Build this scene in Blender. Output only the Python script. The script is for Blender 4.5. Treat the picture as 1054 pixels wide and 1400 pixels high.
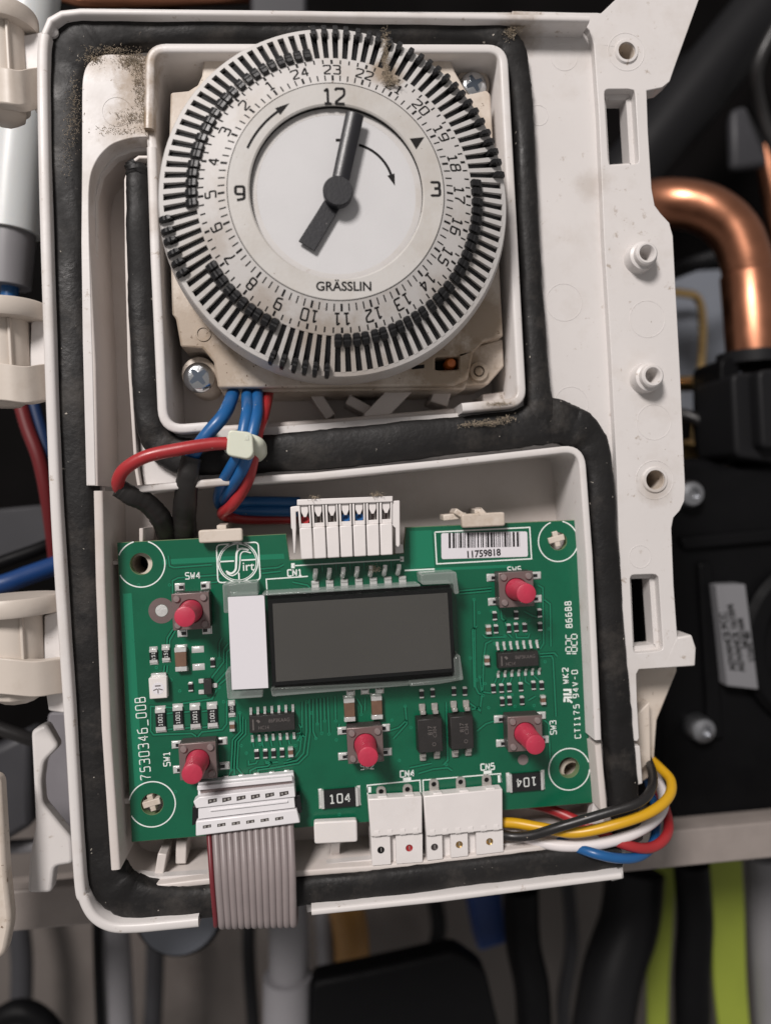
import bpy, bmesh, math, random
from mathutils import Vector, Matrix
from mathutils.geometry import tessellate_polygon
from math import sin, cos, pi, radians, atan2, hypot, degrees

for o in list(bpy.data.objects):
    bpy.data.objects.remove(o, do_unlink=True)
SC = bpy.context.scene
COL = SC.collection

# ------------------------------------------------------------------ camera
# Coordinates used below: u right, v up, w out of the door towards the viewer, in millimetres,
# w = 0 on the face of the circuit board.  World: x = u, y = -w, z = v, in metres.
S = 0.001
BASE = Vector((0.0, 0.0, 1.40))
F, CX, CY = 1050.0, 527.0, 700.0           # focal length and centre, in photo pixels (1054 x 1400)
NAD = (425.0, 688.0)                        # pixel where the board's normal meets the lens
ROLL = radians(2.9)
DIST = 131.0                                # lens to board, mm
_nc = Vector(((NAD[0]-CX)/F, -(NAD[1]-CY)/F, -1.0)).normalized()
WC = -_nc
UC = Vector((cos(ROLL), sin(ROLL), 0)); UC = (UC - UC.dot(WC)*WC).normalized()
VC = WC.cross(UC)

def W(u, v, w):
    return BASE + Vector((u, -w, v))*S
def P(px, py, w=0.0):
    """photo pixel -> (u, v) on the plane at height w"""
    d = Vector(((px-CX)/F, -(py-CY)/F, -1.0))
    d = Vector((d.dot(UC), d.dot(VC), d.dot(WC)))
    t = (w-DIST)/d.z
    return (d.x*t, d.y*t)
def P3(px, py, w=0.0):
    a = P(px, py, w); return (a[0], a[1], w)
def PP(pts, w=0.0):
    return [P(x, y, w) for x, y in pts]
def mmpp(w=0.0):
    return (DIST-w)/F

cam = bpy.data.cameras.new('camera')
camo = bpy.data.objects.new('camera', cam); COL.objects.link(camo)
cam.sensor_fit = 'HORIZONTAL'; cam.sensor_width = 36.0; cam.lens = F/1054.0*36.0
cam.clip_start = 0.005; cam.clip_end = 20.0
rows = []
def _wv(a): return Vector((a[0], -a[2], a[1]))
cx_, cy_, cz_ = (_wv((UC[i], VC[i], WC[i])) for i in range(3))
M3 = Matrix((cx_, cy_, cz_)).transposed()
camo.matrix_world = Matrix.Translation(W(0, 0, DIST)) @ M3.to_4x4()
cam.dof.use_dof = True; cam.dof.focus_distance = 0.1255; cam.dof.aperture_fstop = 13.5
SC.camera = camo

# ------------------------------------------------------------------ light
world = bpy.data.worlds.new('World'); SC.world = world; world.use_nodes = True
wn = world.node_tree.nodes; wl = world.node_tree.links
bg = wn['Background']; bg.inputs[0].default_value = (1.0, 0.95, 0.93, 1); bg.inputs[1].default_value = 0.27

def lamp(name, uvw, target, power, size, color):
    l = bpy.data.lights.new(name, 'AREA'); l.shape = 'DISK'; l.size = size; l.energy = power; l.color = color
    o = bpy.data.objects.new(name, l); COL.objects.link(o)
    o.location = W(*uvw)
    o.rotation_euler = (W(*target)-o.location).to_track_quat('-Z', 'Y').to_euler()
    return o
# the room's ceiling lamp, up and to the left behind the photographer
lamp('ceiling_lamp', (-430, 700, 930), (10, 0, 0), 17.3, 0.30, (1.0, 0.945, 0.915))
SC.view_settings.view_transform = 'Standard'; SC.view_settings.look = 'None'
SC.view_settings.exposure = 0.0; SC.view_settings.gamma = 1.0
SC.view_settings.use_curve_mapping = False
SC.render.resolution_x = 770; SC.render.resolution_y = 1024
try:
    SC.render.engine = 'CYCLES'
except Exception:
    pass

# ------------------------------------------------------------------ materials
def mat(name, col, rough=0.5, metal=0.0, bump=0.0, bscale=900.0, var=0.0, vscale=120.0, stain=None, samt=0.0,
        sscale=60.0, slo=0.55, shi=0.75, spec=0.5, coat=0.0, specks=None, speck_lo=0.70, spscale=1600.0, rvar=0.0, sss=0.0, blots=(), blotcol=(0.24, 0.17, 0.105)):
    m = bpy.data.materials.new(name); m.use_nodes = True
    nt = m.node_tree; n = nt.nodes; L = nt.links; b = n['Principled BSDF']
    b.inputs['Roughness'].default_value = rough; b.inputs['Metallic'].default_value = metal
    b.inputs['Specular IOR Level'].default_value = spec
    b.inputs['Coat Weight'].default_value = coat; b.inputs['Coat Roughness'].default_value = 0.15
    if sss:
        b.inputs['Subsurface Weight'].default_value = sss; b.inputs['Subsurface Radius'].default_value = (1, .8, .6)
        b.inputs['Subsurface Scale'].default_value = 0.0012
    g = n.new('ShaderNodeNewGeometry')
    def noise(scale, detail=3.0, r=0.55):
        t = n.new('ShaderNodeTexNoise'); t.inputs['Scale'].default_value = scale
        t.inputs['Detail'].default_value = detail; t.inputs['Roughness'].default_value = r
        L.new(g.outputs['Position'], t.inputs['Vector']); return t
    def ramp(src, lo, hi):
        r = n.new('ShaderNodeMapRange'); r.inputs['From Min'].default_value = lo; r.inputs['From Max'].default_value = hi
        L.new(src, r.inputs['Value']); return r.outputs[0]
    def mix(fac, a, bcol):
        x = n.new('ShaderNodeMix'); x.data_type = 'RGBA'; L.new(fac, x.inputs[0])
        if isinstance(a, tuple): x.inputs[6].default_value = (*a, 1)
        else: L.new(a, x.inputs[6])
        x.inputs[7].default_value = (*bcol, 1); return x.outputs[2]
    c = None
    if var:
        t = noise(vscale, 4.0)
        dark = tuple(k*(1-var) for k in col)
        c = mix(ramp(t.outputs[0], 0.35, 0.65), col, dark)
    if stain:
        t = noise(sscale, 6.0, 0.7)
        f = ramp(t.outputs[0], slo, shi)
        mm = n.new('ShaderNodeMath'); mm.operation = 'MULTIPLY'; L.new(f, mm.inputs[0]); mm.inputs[1].default_value = samt
        c = mix(mm.outputs[0], c if c is not None else col, stain)
    for bx, by, bw, br, ba in blots:          # grime that has settled round a spot (photo pixel, height, radius mm, amount)
        q = P(bx, by, bw)
        d = n.new('ShaderNodeVectorMath'); d.operation = 'DISTANCE'; d.inputs[1].default_value = W(q[0], q[1], bw)
        L.new(g.outputs['Position'], d.inputs[0])
        t = noise(420.0, 6.0, 0.75)
        fall = n.new('ShaderNodeMapRange'); fall.inputs['From Min'].default_value = br*S; fall.inputs['From Max'].default_value = 0.0
        L.new(d.outputs['Value'], fall.inputs['Value'])
        sm_ = n.new('ShaderNodeMath'); sm_.operation = 'ADD'; L.new(fall.outputs[0], sm_.inputs[0]); L.new(t.outputs[0], sm_.inputs[1])
        f = ramp(sm_.outputs[0], 0.62, 1.15)
        mm = n.new('ShaderNodeMath'); mm.operation = 'MULTIPLY'; L.new(f, mm.inputs[0]); mm.inputs[1].default_value = ba
        c = mix(mm.outputs[0], c if c is not None else col, blotcol)
    if specks:
        t = noise(spscale, 2.0, 0.5)
        c = mix(ramp(t.outputs[0], speck_lo, speck_lo+0.03), c if c is not None else col, specks)
    if c is not None: L.new(c, b.inputs['Base Color'])
    else: b.inputs['Base Color'].default_value = (*col, 1)
    if rvar:
        t = noise(vscale*1.7, 5.0)
        r = n.new('ShaderNodeMapRange'); r.inputs['From Min'].default_value = .3; r.inputs['From Max'].default_value = .7
        r.inputs['To Min'].default_value = max(0.02, rough-rvar); r.inputs['To Max'].default_value = rough+rvar
        L.new(t.outputs[0], r.inputs['Value']); L.new(r.outputs[0], b.inputs['Roughness'])
    if bump:
        t = noise(bscale, 4.0)
        bp = n.new('ShaderNodeBump'); bp.inputs['Strength'].default_value = bump; bp.inputs['Distance'].default_value = 0.0003
        L.new(t.outputs[0], bp.inputs['Height']); L.new(bp.outputs[0], b.inputs['Normal'])
    return m

def clear_mat(name, tint, amount=0.82, rough=0.08, skin=(0.6, 0.62, 0.6), edge=0.75):
    """clear moulded plastic: mostly see-through with a glossy skin"""
    m = bpy.data.materials.new(name); m.use_nodes = True
    nt = m.node_tree; n = nt.nodes; L = nt.links
    out = n['Material Output']; n.remove(n['Principled BSDF'])
    tr = n.new('ShaderNodeBsdfTransparent'); tr.inputs[0].default_value = (*tint, 1)
    pb = n.new('ShaderNodeBsdfPrincipled'); pb.inputs['Base Color'].default_value = (*skin, 1)
    pb.inputs['Roughness'].default_value = rough
    fr = n.new('ShaderNodeLayerWeight'); fr.inputs[0].default_value = 0.25
    mr = n.new('ShaderNodeMapRange'); mr.inputs['To Min'].default_value = 1-amount; mr.inputs['To Max'].default_value = edge
    L.new(fr.outputs['Facing'], mr.inputs['Value'])
    mx = n.new('ShaderNodeMixShader'); L.new(mr.outputs[0], mx.inputs[0]); L.new(tr.outputs[0], mx.inputs[1]); L.new(pb.outputs[0], mx.inputs[2])
    L.new(mx.outputs[0], out.inputs[0]); return m

DIRT = (0.20, 0.15, 0.10)
K = {}
K['door'] = mat('door_plastic', (0.635, 0.607, 0.592), 0.42, bump=0.05, bscale=1500, var=0.04, vscale=60, stain=(0.40, 0.34, 0.28), samt=0.5, sscale=55, slo=0.52, shi=0.82, specks=(0.22, 0.17, 0.13), speck_lo=0.785, spscale=900, rvar=0.12, blots=[(184, 84, 3.6, 6, .85), (190, 118, 3.6, 5, .7), (182, 158, 3.6, 5.5, .75), (200, 165, 4, 3, .8), (132, 82, 3.6, 4, .6), (707, 38, 1, 6, .6), (680, 556, 4, 6, .4), (160, 182, 3, 4, .4), (895, 670, 1.6, 4, .35), (205, 300, 4.5, 4, .3), (120, 250, 3, 5, .25), (808, 250, 1, 4, .25), (300, 655, 4, 6, .3)])
K['pocket'] = mat('pocket_plastic', (0.60, 0.55, 0.52), 0.42, bump=0.05, bscale=1500, var=0.05, vscale=60, stain=(0.38, 0.31, 0.25), samt=0.45, sscale=50, slo=0.5, shi=0.8)
K['cream'] = mat('aged_cream_plastic', (0.60, 0.53, 0.46), 0.45, bump=0.06, bscale=1300, var=0.06, vscale=80, stain=(0.30, 0.21, 0.13), samt=0.75, sscale=110, slo=0.48, shi=0.78, specks=(0.16, 0.11, 0.07), speck_lo=0.70, spscale=1300, blots=[(260, 450, 2, 8, .6), (300, 500, 2, 8, .6), (600, 505, 2, 9, .8), (660, 440, 2, 8, .75), (640, 500, 0, 6, .8), (470, 528, 0, 12, .5), (250, 130, 2, 5, .3)])
K['hinge'] = mat('hinge_plastic', (0.56, 0.50, 0.44), 0.45, bump=0.06, bscale=1200, var=0.06, vscale=80, stain=(0.40, 0.33, 0.27), samt=0.5, sscale=90)
K['rubber'] = mat('black_rubber', (0.0125, 0.0118, 0.0118), 0.56, spec=0.30, bump=0.32, bscale=1100, var=0.4, vscale=90, stain=(0.075, 0.066, 0.058), samt=0.6, sscale=120, slo=0.52, shi=0.8, specks=(0.36, 0.33, 0.29), speck_lo=0.735, spscale=1000, rvar=0.18)
K['dial'] = mat('dial_white_plastic', (0.54, 0.522, 0.508), 0.40, bump=0.05, bscale=1600, var=0.04, vscale=120, stain=(0.30, 0.23, 0.15), samt=0.55, sscale=85, slo=0.5, shi=0.82, specks=(0.16, 0.12, 0.09), speck_lo=0.75, spscale=1500, blots=[(528, 100, 13, 4, .8), (360, 420, 12, 6, .45), (300, 330, 12, 5, .35), (430, 450, 12, 6, .35), (600, 400, 12, 5, .3), (470, 515, 8, 14, .35)])
K['dialring'] = mat('dial_ring_plastic', (0.50, 0.485, 0.465), 0.40, bump=0.05, bscale=1600, var=0.05, vscale=120, stain=(0.30, 0.24, 0.17), samt=0.42, sscale=95, slo=0.48, shi=0.8, specks=(0.15, 0.11, 0.08), speck_lo=0.75, spscale=1500)
K['face'] = mat('clock_face_card', (0.54, 0.535, 0.54), 0.55, bump=0.05, bscale=2500, var=0.03, vscale=150, specks=(0.30, 0.26, 0.22), speck_lo=0.77, spscale=700)
K['black'] = mat('black_plastic', (0.009, 0.009, 0.010), 0.38, spec=0.4, bump=0.12, bscale=1800, rvar=0.08)
K['slot'] = mat('slot_dark', (0.005, 0.005, 0.005), 0.6, spec=0.2)
K['hand'] = mat('hand_black', (0.014, 0.014, 0.017), 0.36, bump=0.08, bscale=2500, specks=(0.22, 0.20, 0.19), speck_lo=0.76, spscale=1500)
K['ink'] = mat('print_black', (0.009, 0.0085, 0.0085), 0.7, spec=0.2)
K['steel'] = mat('screw_steel', (0.62, 0.64, 0.66), 0.16, metal=1.0, bump=0.2, bscale=900, rvar=0.08)
K['recess'] = mat('screw_recess_shade', (0.10, 0.12, 0.15), 0.3, metal=0.8)  # shade of the cross recess put into dark steel; cross is not sunk
K['steel_dull'] = mat('dull_steel', (0.42, 0.43, 0.45), 0.38, metal=1.0, bump=0.2, bscale=700)
K['mask'] = mat('green_solder_mask', (0.0035, 0.110, 0.054), 0.26, bump=0.03, bscale=1400, var=0.16, vscale=45, coat=0.15, rvar=0.10, specks=(0.16, 0.24, 0.19), speck_lo=0.77, spscale=1500, stain=(0.002, 0.075, 0.038), samt=0.6, sscale=160, slo=0.5, shi=0.75)
K['trace'] = mat('green_trace', (0.010, 0.172, 0.092), 0.26, coat=0.15)
K['tracedark'] = mat('green_gap', (0.002, 0.048, 0.024), 0.34)
K['fr4'] = mat('board_edge', (0.16, 0.22, 0.11), 0.6, bump=0.2)
K['silk'] = mat('white_silkscreen', (0.74, 0.78, 0.75), 0.6)
K['solder'] = mat('solder', (0.78, 0.78, 0.76), 0.26, metal=0.55, bump=0.35, bscale=1300, rvar=0.1)
K['tin'] = mat('tinned_terminal', (0.50, 0.48, 0.45), 0.34, metal=0.6, bump=0.2, bscale=1500)
K['chip'] = mat('chip_epoxy', (0.022, 0.020, 0.019), 0.48, bump=0.12, bscale=3000, var=0.2, vscale=400)
K['chipmark'] = mat('chip_marking', (0.115, 0.10, 0.095), 0.6)
K['resbody'] = mat('resistor_black', (0.012, 0.012, 0.013), 0.30)
K['resmark'] = mat('resistor_marking', (0.62, 0.64, 0.62), 0.5)
K['ceramic'] = mat('capacitor_ceramic', (0.17, 0.095, 0.062), 0.42, var=0.2, vscale=500)
K['swcover'] = mat('switch_cover', (0.185, 0.135, 0.13), 0.36, metal=0.35, bump=0.1, bscale=1500, rvar=0.08)
K['swbase'] = mat('switch_base', (0.045, 0.036, 0.035), 0.5)
K['pink'] = mat('pink_plunger', (0.48, 0.034, 0.072), 0.40, bump=0.12, bscale=1800, var=0.16, vscale=300, rvar=0.1, specks=(0.5, 0.25, 0.25), speck_lo=0.75, spscale=1500)
K['rivet'] = mat('switch_rivet', (0.24, 0.19, 0.185), 0.4, metal=0.2)
K['white'] = mat('white_nylon', (0.70, 0.665, 0.645), 0.40, bump=0.06, bscale=1500, var=0.03, vscale=200, sss=0.05)
K['idc'] = mat('white_socket_plastic', (0.72, 0.705, 0.72), 0.34, bump=0.04, bscale=1500, var=0.03, vscale=250)
K['plug'] = mat('white_plug_plastic', (0.70, 0.665, 0.65), 0.38, bump=0.05, bscale=1500, var=0.04, vscale=250, stain=(0.50, 0.44, 0.38), samt=0.3, sscale=200)
K['paper'] = mat('white_paper', (0.66, 0.64, 0.67), 0.65, bump=0.04, bscale=1800)
K['lcd'] = mat('lcd_grey', (0.125, 0.116, 0.112), 0.30, spec=0.5, var=0.14, vscale=22, rvar=0.12, specks=(0.26, 0.25, 0.24), speck_lo=0.765, spscale=800, stain=(0.16, 0.15, 0.145), samt=0.5, sscale=140, slo=0.6, shi=0.8)
K['lcdedge'] = mat('lcd_black_border', (0.006, 0.006, 0.007), 0.3)
K['clear'] = clear_mat('clear_plastic', (0.95, 0.97, 0.96), 0.80, 0.08, (0.50, 0.54, 0.52), 0.95)
K['glass'] = clear_mat('lcd_glass', (0.97, 0.98, 0.97), 0.90, 0.05, (0.02, 0.02, 0.02), 0.5)
K['red'] = mat('red_pvc', (0.36, 0.024, 0.028), 0.36, bump=0.08, bscale=700, var=0.10, vscale=150, specks=(0.35, 0.30, 0.25), speck_lo=0.755, spscale=1300, rvar=0.08)
K['blue'] = mat('blue_pvc', (0.012, 0.100, 0.285), 0.36, bump=0.08, bscale=700, var=0.12, vscale=150, specks=(0.35, 0.30, 0.25), speck_lo=0.755, spscale=1300, rvar=0.08)
K['navy'] = mat('dark_blue_pvc', (0.007, 0.040, 0.15), 0.36, bump=0.08, bscale=700)
K['blackpvc'] = mat('black_pvc', (0.014, 0.013, 0.013), 0.40, bump=0.15, bscale=500, var=0.2, vscale=200, specks=(0.35, 0.30, 0.25), speck_lo=0.755, spscale=1300, rvar=0.08)
K['sleeve'] = mat('black_sleeving', (0.020, 0.018, 0.017), 0.46, bump=0.4, bscale=260, var=0.35, vscale=200, specks=(0.2, 0.18, 0.16), speck_lo=0.75, spscale=900)
K['yellow'] = mat('yellow_pvc', (0.60, 0.33, 0.010), 0.36, bump=0.08, bscale=700, var=0.08, vscale=150, specks=(0.35, 0.30, 0.25), speck_lo=0.755, spscale=1300, rvar=0.08)
K['whitepvc'] = mat('white_pvc', (0.66, 0.62, 0.62), 0.38, bump=0.08, bscale=700, specks=(0.35, 0.30, 0.25), speck_lo=0.755, spscale=1300, rvar=0.08)
K['ribbon'] = mat('grey_ribbon_pvc', (0.245, 0.208, 0.205), 0.42, bump=0.1, bscale=900, var=0.10, vscale=160)
K['ribbonred'] = mat('dark_red_ribbon_pvc', (0.14, 0.016, 0.022), 0.42)
K['nylon'] = mat('nylon_tie', (0.60, 0.62, 0.52), 0.36, bump=0.1, bscale=600, sss=0.15)
K['copper'] = mat('copper_pipe', (0.47, 0.205, 0.12), 0.36, metal=1.0, bump=0.25, bscale=90, var=0.3, vscale=60, rvar=0.08)
K['copperwire'] = mat('copper_wire', (0.55, 0.20, 0.10), 0.4, metal=0.8)
K['orange'] = mat('orange_lamp', (0.52, 0.13, 0.02), 0.3)
K['brass'] = mat('brass', (0.58, 0.40, 0.18), 0.3, metal=1.0, bump=0.2)
K['galv'] = mat('painted_rail', (0.27, 0.235, 0.215), 0.5, bump=0.25, bscale=1500, var=0.10, vscale=200)
K['bluegrey'] = mat('blue_grey_sheet', (0.17, 0.185, 0.215), 0.45, metal=0.1, var=0.2, vscale=25)
K['shadedred'] = mat('shaded_red_pvc', (0.11, 0.010, 0.012), 0.5, spec=0.3)  # red PVC with the shade behind the hinge put into its colour
K['shadedblue'] = mat('shaded_blue_pvc', (0.006, 0.022, 0.075), 0.5, spec=0.3)  # blue PVC darkened the same way, shade in the colour
K['dim'] = mat('dim_grey_metal', (0.045, 0.045, 0.05), 0.5, spec=0.3, var=0.3, vscale=30)
K['dark'] = mat('boiler_interior_shaded', (0.0045, 0.004, 0.004), 0.8, spec=0.04, var=0.5, vscale=20, bump=0.2, bscale=80)  # near-black albedo stands in for shade from the boiler casing
K['fan'] = mat('fan_black', (0.004, 0.004, 0.0045), 0.5, spec=0.10, bump=0.15, bscale=200, rvar=0.1)
K['darkgrey'] = mat('dark_grey_rubber', (0.010, 0.010, 0.011), 0.5, spec=0.15, bump=0.2, bscale=200)
K['wall'] = mat('back_sheet', (0.118, 0.102, 0.092), 0.6, var=0.25, vscale=14, bump=0.1, bscale=200, stain=(0.06, 0.045, 0.04), samt=0.6, sscale=18, slo=0.5, shi=0.7)
K['greypipe'] = mat('grey_white_pipe', (0.20, 0.195, 0.205), 0.45, var=0.15, vscale=30)
K['foil'] = mat('crinkled_foil', (0.55, 0.54, 0.55), 0.35, metal=0.3, bump=1.0, bscale=180, var=0.3, vscale=90)
K['hiviz'] = mat('yellow_green_fabric', (0.26, 0.315, 0.035), 0.75, bump=0.3, bscale=700, var=0.15, vscale=30)
K['lilac'] = mat('grey_lilac_plastic', (0.20, 0.19, 0.205), 0.5, bump=0.2, bscale=120, var=0.2, vscale=60)
K['frost'] = mat('frosted_tube', (0.58, 0.60, 0.60), 0.38, bump=0.1, bscale=200, sss=0.3)
K['sticker'] = mat('grey_sticker', (0.18, 0.18, 0.19), 0.5)
K['dust'] = mat('dust', (0.40, 0.33, 0.245), 0.9, var=0.4, vscale=900)
K['orangetube'] = mat('orange_tube', (0.34, 0.17, 0.04), 0.5)
K['bluetube'] = mat('blue_tube', (0.006, 0.035, 0.16), 0.5)
# ------------------------------------------------------------------ mesh helpers (all in mm, u v w)
class MB:
    def __init__(s): s.v = []; s.f = []; s.m = []; s.mi = 0
    def add(s, vs, fs):
        b = len(s.v); s.v += [tuple(x) for x in vs]; s.f += [tuple(i+b for i in f) for f in fs]; s.m += [s.mi]*len(fs); return s
    def prism(s, loop, w0, w1, holes=(), top=None):
        """polygon in uv extruded from w0 to w1; top: optional other loop for the upper face (draft)"""
        loops = [list(loop)]+[list(h) for h in holes]
        tl = loops if top is None else [list(top)]+[list(h) for h in holes]
        n = sum(map(len, loops))
        tri = tessellate_polygon([[Vector((a[0], a[1], 0)) for a in l] for l in loops])
        vs = [(a[0], a[1], w0) for l in loops for a in l]+[(a[0], a[1], w1) for l in tl for a in l]
        fs = [tuple(reversed(t)) for t in tri]+[tuple(i+n for i in t) for t in tri]
        if len(loops) == 1:
            fs = [tuple(range(n-1, -1, -1)), tuple(range(n, 2*n))]
        b = 0
        for l in loops:
            k = len(l)
            for i in range(k):
                j = (i+1) % k; fs.append((b+i, b+j, b+j+n, b+i+n))
            b += k
        return s.add(vs, fs)
    def box(s, c, size, rot=0.0):
        u, v, w = c; a, b, h = size[0]/2, size[1]/2, size[2]/2
        q = [(-a, -b), (a, -b), (a, b), (-a, b)]
        q = [(u+x*cos(rot)-y*sin(rot), v+x*sin(rot)+y*cos(rot)) for x, y in q]
        return s.prism(q, w-h, w+h)
    def hexa(s, bottom, top):
        """8-corner solid from two loops of 4 (u,v,w) points"""
        return s.add(list(bottom)+list(top), [(3, 2, 1, 0), (4, 5, 6, 7), (0, 1, 5, 4), (1, 2, 6, 5), (2, 3, 7, 6), (3, 0, 4, 7)])
    def tube(s, pts, r, n=12, caps=True, flat=1.0):
        pts = [Vector(p) for p in pts]; N = len(pts)
        rr = r if isinstance(r, (list, tuple)) else [r]*N
        t0 = (pts[1]-pts[0]).normalized()
        a = Vector((0, 0, 1)) if abs(t0.z) < 0.9 else Vector((1, 0, 0))
        nrm = (a-a.dot(t0)*t0).normalized()
        vs = []; fs = []
        for i in range(N):
            t = (pts[min(i+1, N-1)]-pts[max(i-1, 0)]).normalized()
            nrm = (nrm-nrm.dot(t)*t).normalized(); bn = t.cross(nrm)
            for k in range(n):
                an = 2*pi*k/n
                vs.append(pts[i]+(nrm*cos(an)*flat+bn*sin(an))*rr[i])
        for i in range(N-1):
            for k in range(n):
                k2 = (k+1) % n; fs.append((i*n+k, i*n+k2, (i+1)*n+k2, (i+1)*n+k))
        if caps:
            fs.append(tuple(range(n-1, -1, -1))); fs.append(tuple((N-1)*n+k for k in range(n)))
        return s.add(vs, fs)
    def lathe(s, c, prof, n=48, a0=0.0, sx=1.0, closed=False):
        """profile of (radius, w) spun about the w axis through c=(u,v)"""
        vs = []; fs = []; N = len(prof)
        for r, w in prof:
            for k in range(n):
                an = a0+2*pi*k/n; vs.append((c[0]+r*cos(an)*sx, c[1]+r*sin(an), w))
        R = range(N) if closed else range(N-1)
        for i in R:
            for k in range(n):
                k2 = (k+1) % n; i2 = (i+1) % N; fs.append((i*n+k, i*n+k2, i2*n+k2, i2*n+k))
        if not closed:
            if prof[0][0] > 1e-6: fs.append(tuple(range(n-1, -1, -1)))
            if prof[-1][0] > 1e-6: fs.append(tuple((N-1)*n+k for k in range(n)))
        return s.add(vs, fs)
    def sweep(s, path, prof, closed=False, scale=None):
        """profile of (offset to the left, w) carried along a path of (u, v[, w])"""
        N = len(path); vs = []; fs = []; k = len(prof)
        for i in range(N):
            if closed: a, b, c = path[i-1], path[i], path[(i+1) % N]
            else: a, b, c = path[max(i-1, 0)], path[i], path[min(i+1, N-1)]
            d1 = Vector((b[0]-a[0], b[1]-a[1])); d2 = Vector((c[0]-b[0], c[1]-b[1]))
            if d1.length < 1e-9: d1 = d2
            if d2.length < 1e-9: d2 = d1
            d1.normalize(); d2.normalize(); t = d1+d2; t.normalize()
            nn = Vector((-t.y, t.x)); m = 1/max(0.5, nn.dot(Vector((-d1.y, d1.x))))
            z0 = b[2] if len(b) > 2 else 0.0
            sc = scale[i] if scale else 1.0
            for o, w in prof:
                vs.append((b[0]+nn.x*o*m*sc, b[1]+nn.y*o*m*sc, w+z0))
        R = range(N) if closed else range(N-1)
        for i in R:
            i2 = (i+1) % N
            for j in range(k):
                j2 = (j+1) % k; fs.append((i*k+j, i*k+j2, i2*k+j2, i2*k+j))
        if not closed:
            fs.append(tuple(range(k-1, -1, -1))); fs.append(tuple((N-1)*k+j for j in range(k)))
        return s.add(vs, fs)
    def ribbon(s, path, half, w):
        return s.sweep(path, [(-half, w-0.03), (half, w-0.03), (half, w), (-half, w)])
    def text(s, body, pos, h, ang=0.0, w=0.0, bold=0.0, xs=1.0, fn=None, thick=0.015, space=1.0, font=None):
        """lettering h mm tall, centred on pos; fn maps (x, y) to (u, v, w)"""
        vs, fs = glyphs(body, bold, space)
        x0 = min(v[0] for v in vs); x1 = max(v[0] for v in vs); y0 = 0.0; y1 = 0.70
        k = h/(y1-y0); out = []
        for lift in (0, thick):
            for x, y in vs:
                X = (x-(x0+x1)/2)*k*xs; Y = (y-(y0+y1)/2)*k
                if fn: q = fn(X, Y); out.append((q[0], q[1], q[2]+lift))
                else: out.append((pos[0]+X*cos(ang)-Y*sin(ang), pos[1]+X*sin(ang)+Y*cos(ang), w+lift))
        n = len(vs)
        return s.add(out[n:], fs)

    def strip(s, pts, half, w, fn=None):
        """flat painted line"""
        N = len(pts); vs = []
        cl = N > 2 and hypot(pts[0][0]-pts[-1][0], pts[0][1]-pts[-1][1]) < 1e-6
        for i in range(N):
            a = pts[i-1] if i else (pts[-2] if cl else pts[0]); b = pts[i]; c = pts[i+1] if i < N-1 else (pts[1] if cl else pts[-1])
            d1 = Vector((b[0]-a[0], b[1]-a[1])); d2 = Vector((c[0]-b[0], c[1]-b[1]))
            if d1.length < 1e-9: d1 = d2
            if d2.length < 1e-9: d2 = d1
            d1.normalize(); d2.normalize(); t = (d1+d2)
            t = t.normalized() if t.length > 1e-6 else d1
            nn = Vector((-t.y, t.x)); m = min(1.6, 1/max(.3, nn.dot(Vector((-d1.y, d1.x)))))
            for sg in (-1, 1):
                x, y = b[0]+nn.x*half*m*sg, b[1]+nn.y*half*m*sg
                q = fn(x, y) if fn else (x, y, 0); vs.append((q[0], q[1], q[2]+w))
        return s.add(vs, [(2*i, 2*i+1, 2*i+3, 2*i+2) for i in range(N-1)])
    def stroke(s, body, pos, h, ang=0.0, w=0.0, half=0.1, xs=1.0, gap=0.26, fn=None):
        """single-line lettering, h tall, centred on pos; fn maps local (x, y) to (u, v, w)"""
        adv = []; x = 0.0
        for ch in body:
            wd = 0.62 if ch in 'WMN' else (0.36 if ch == ' ' else 0.6); adv.append(x); x += wd+gap
        tot = x-gap; k = h; z = 0.0
        def loc(X, Y):
            X = (X-tot/2)*k*xs; Y = (Y-.5)*k
            if fn: return fn(X, Y)
            return (pos[0]+X*cos(ang)-Y*sin(ang), pos[1]+X*sin(ang)+Y*cos(ang), 0.0)
        for ch, x0 in zip(body, adv):
            for pl in STROKES.get(ch, []):
                closed = pl[0] == pl[-1] and len(pl) > 3
                q = rounded(pl[:-1], .16, 3) if closed else rounded(pl, .14, 3, closed=False)
                if closed: q = q+[q[0]]
                z += 0.0012
                s.strip([((a+x0), b) for a, b in q], half/k, w+z, fn=lambda X, Y: loc(X, Y))
        return s

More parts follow.
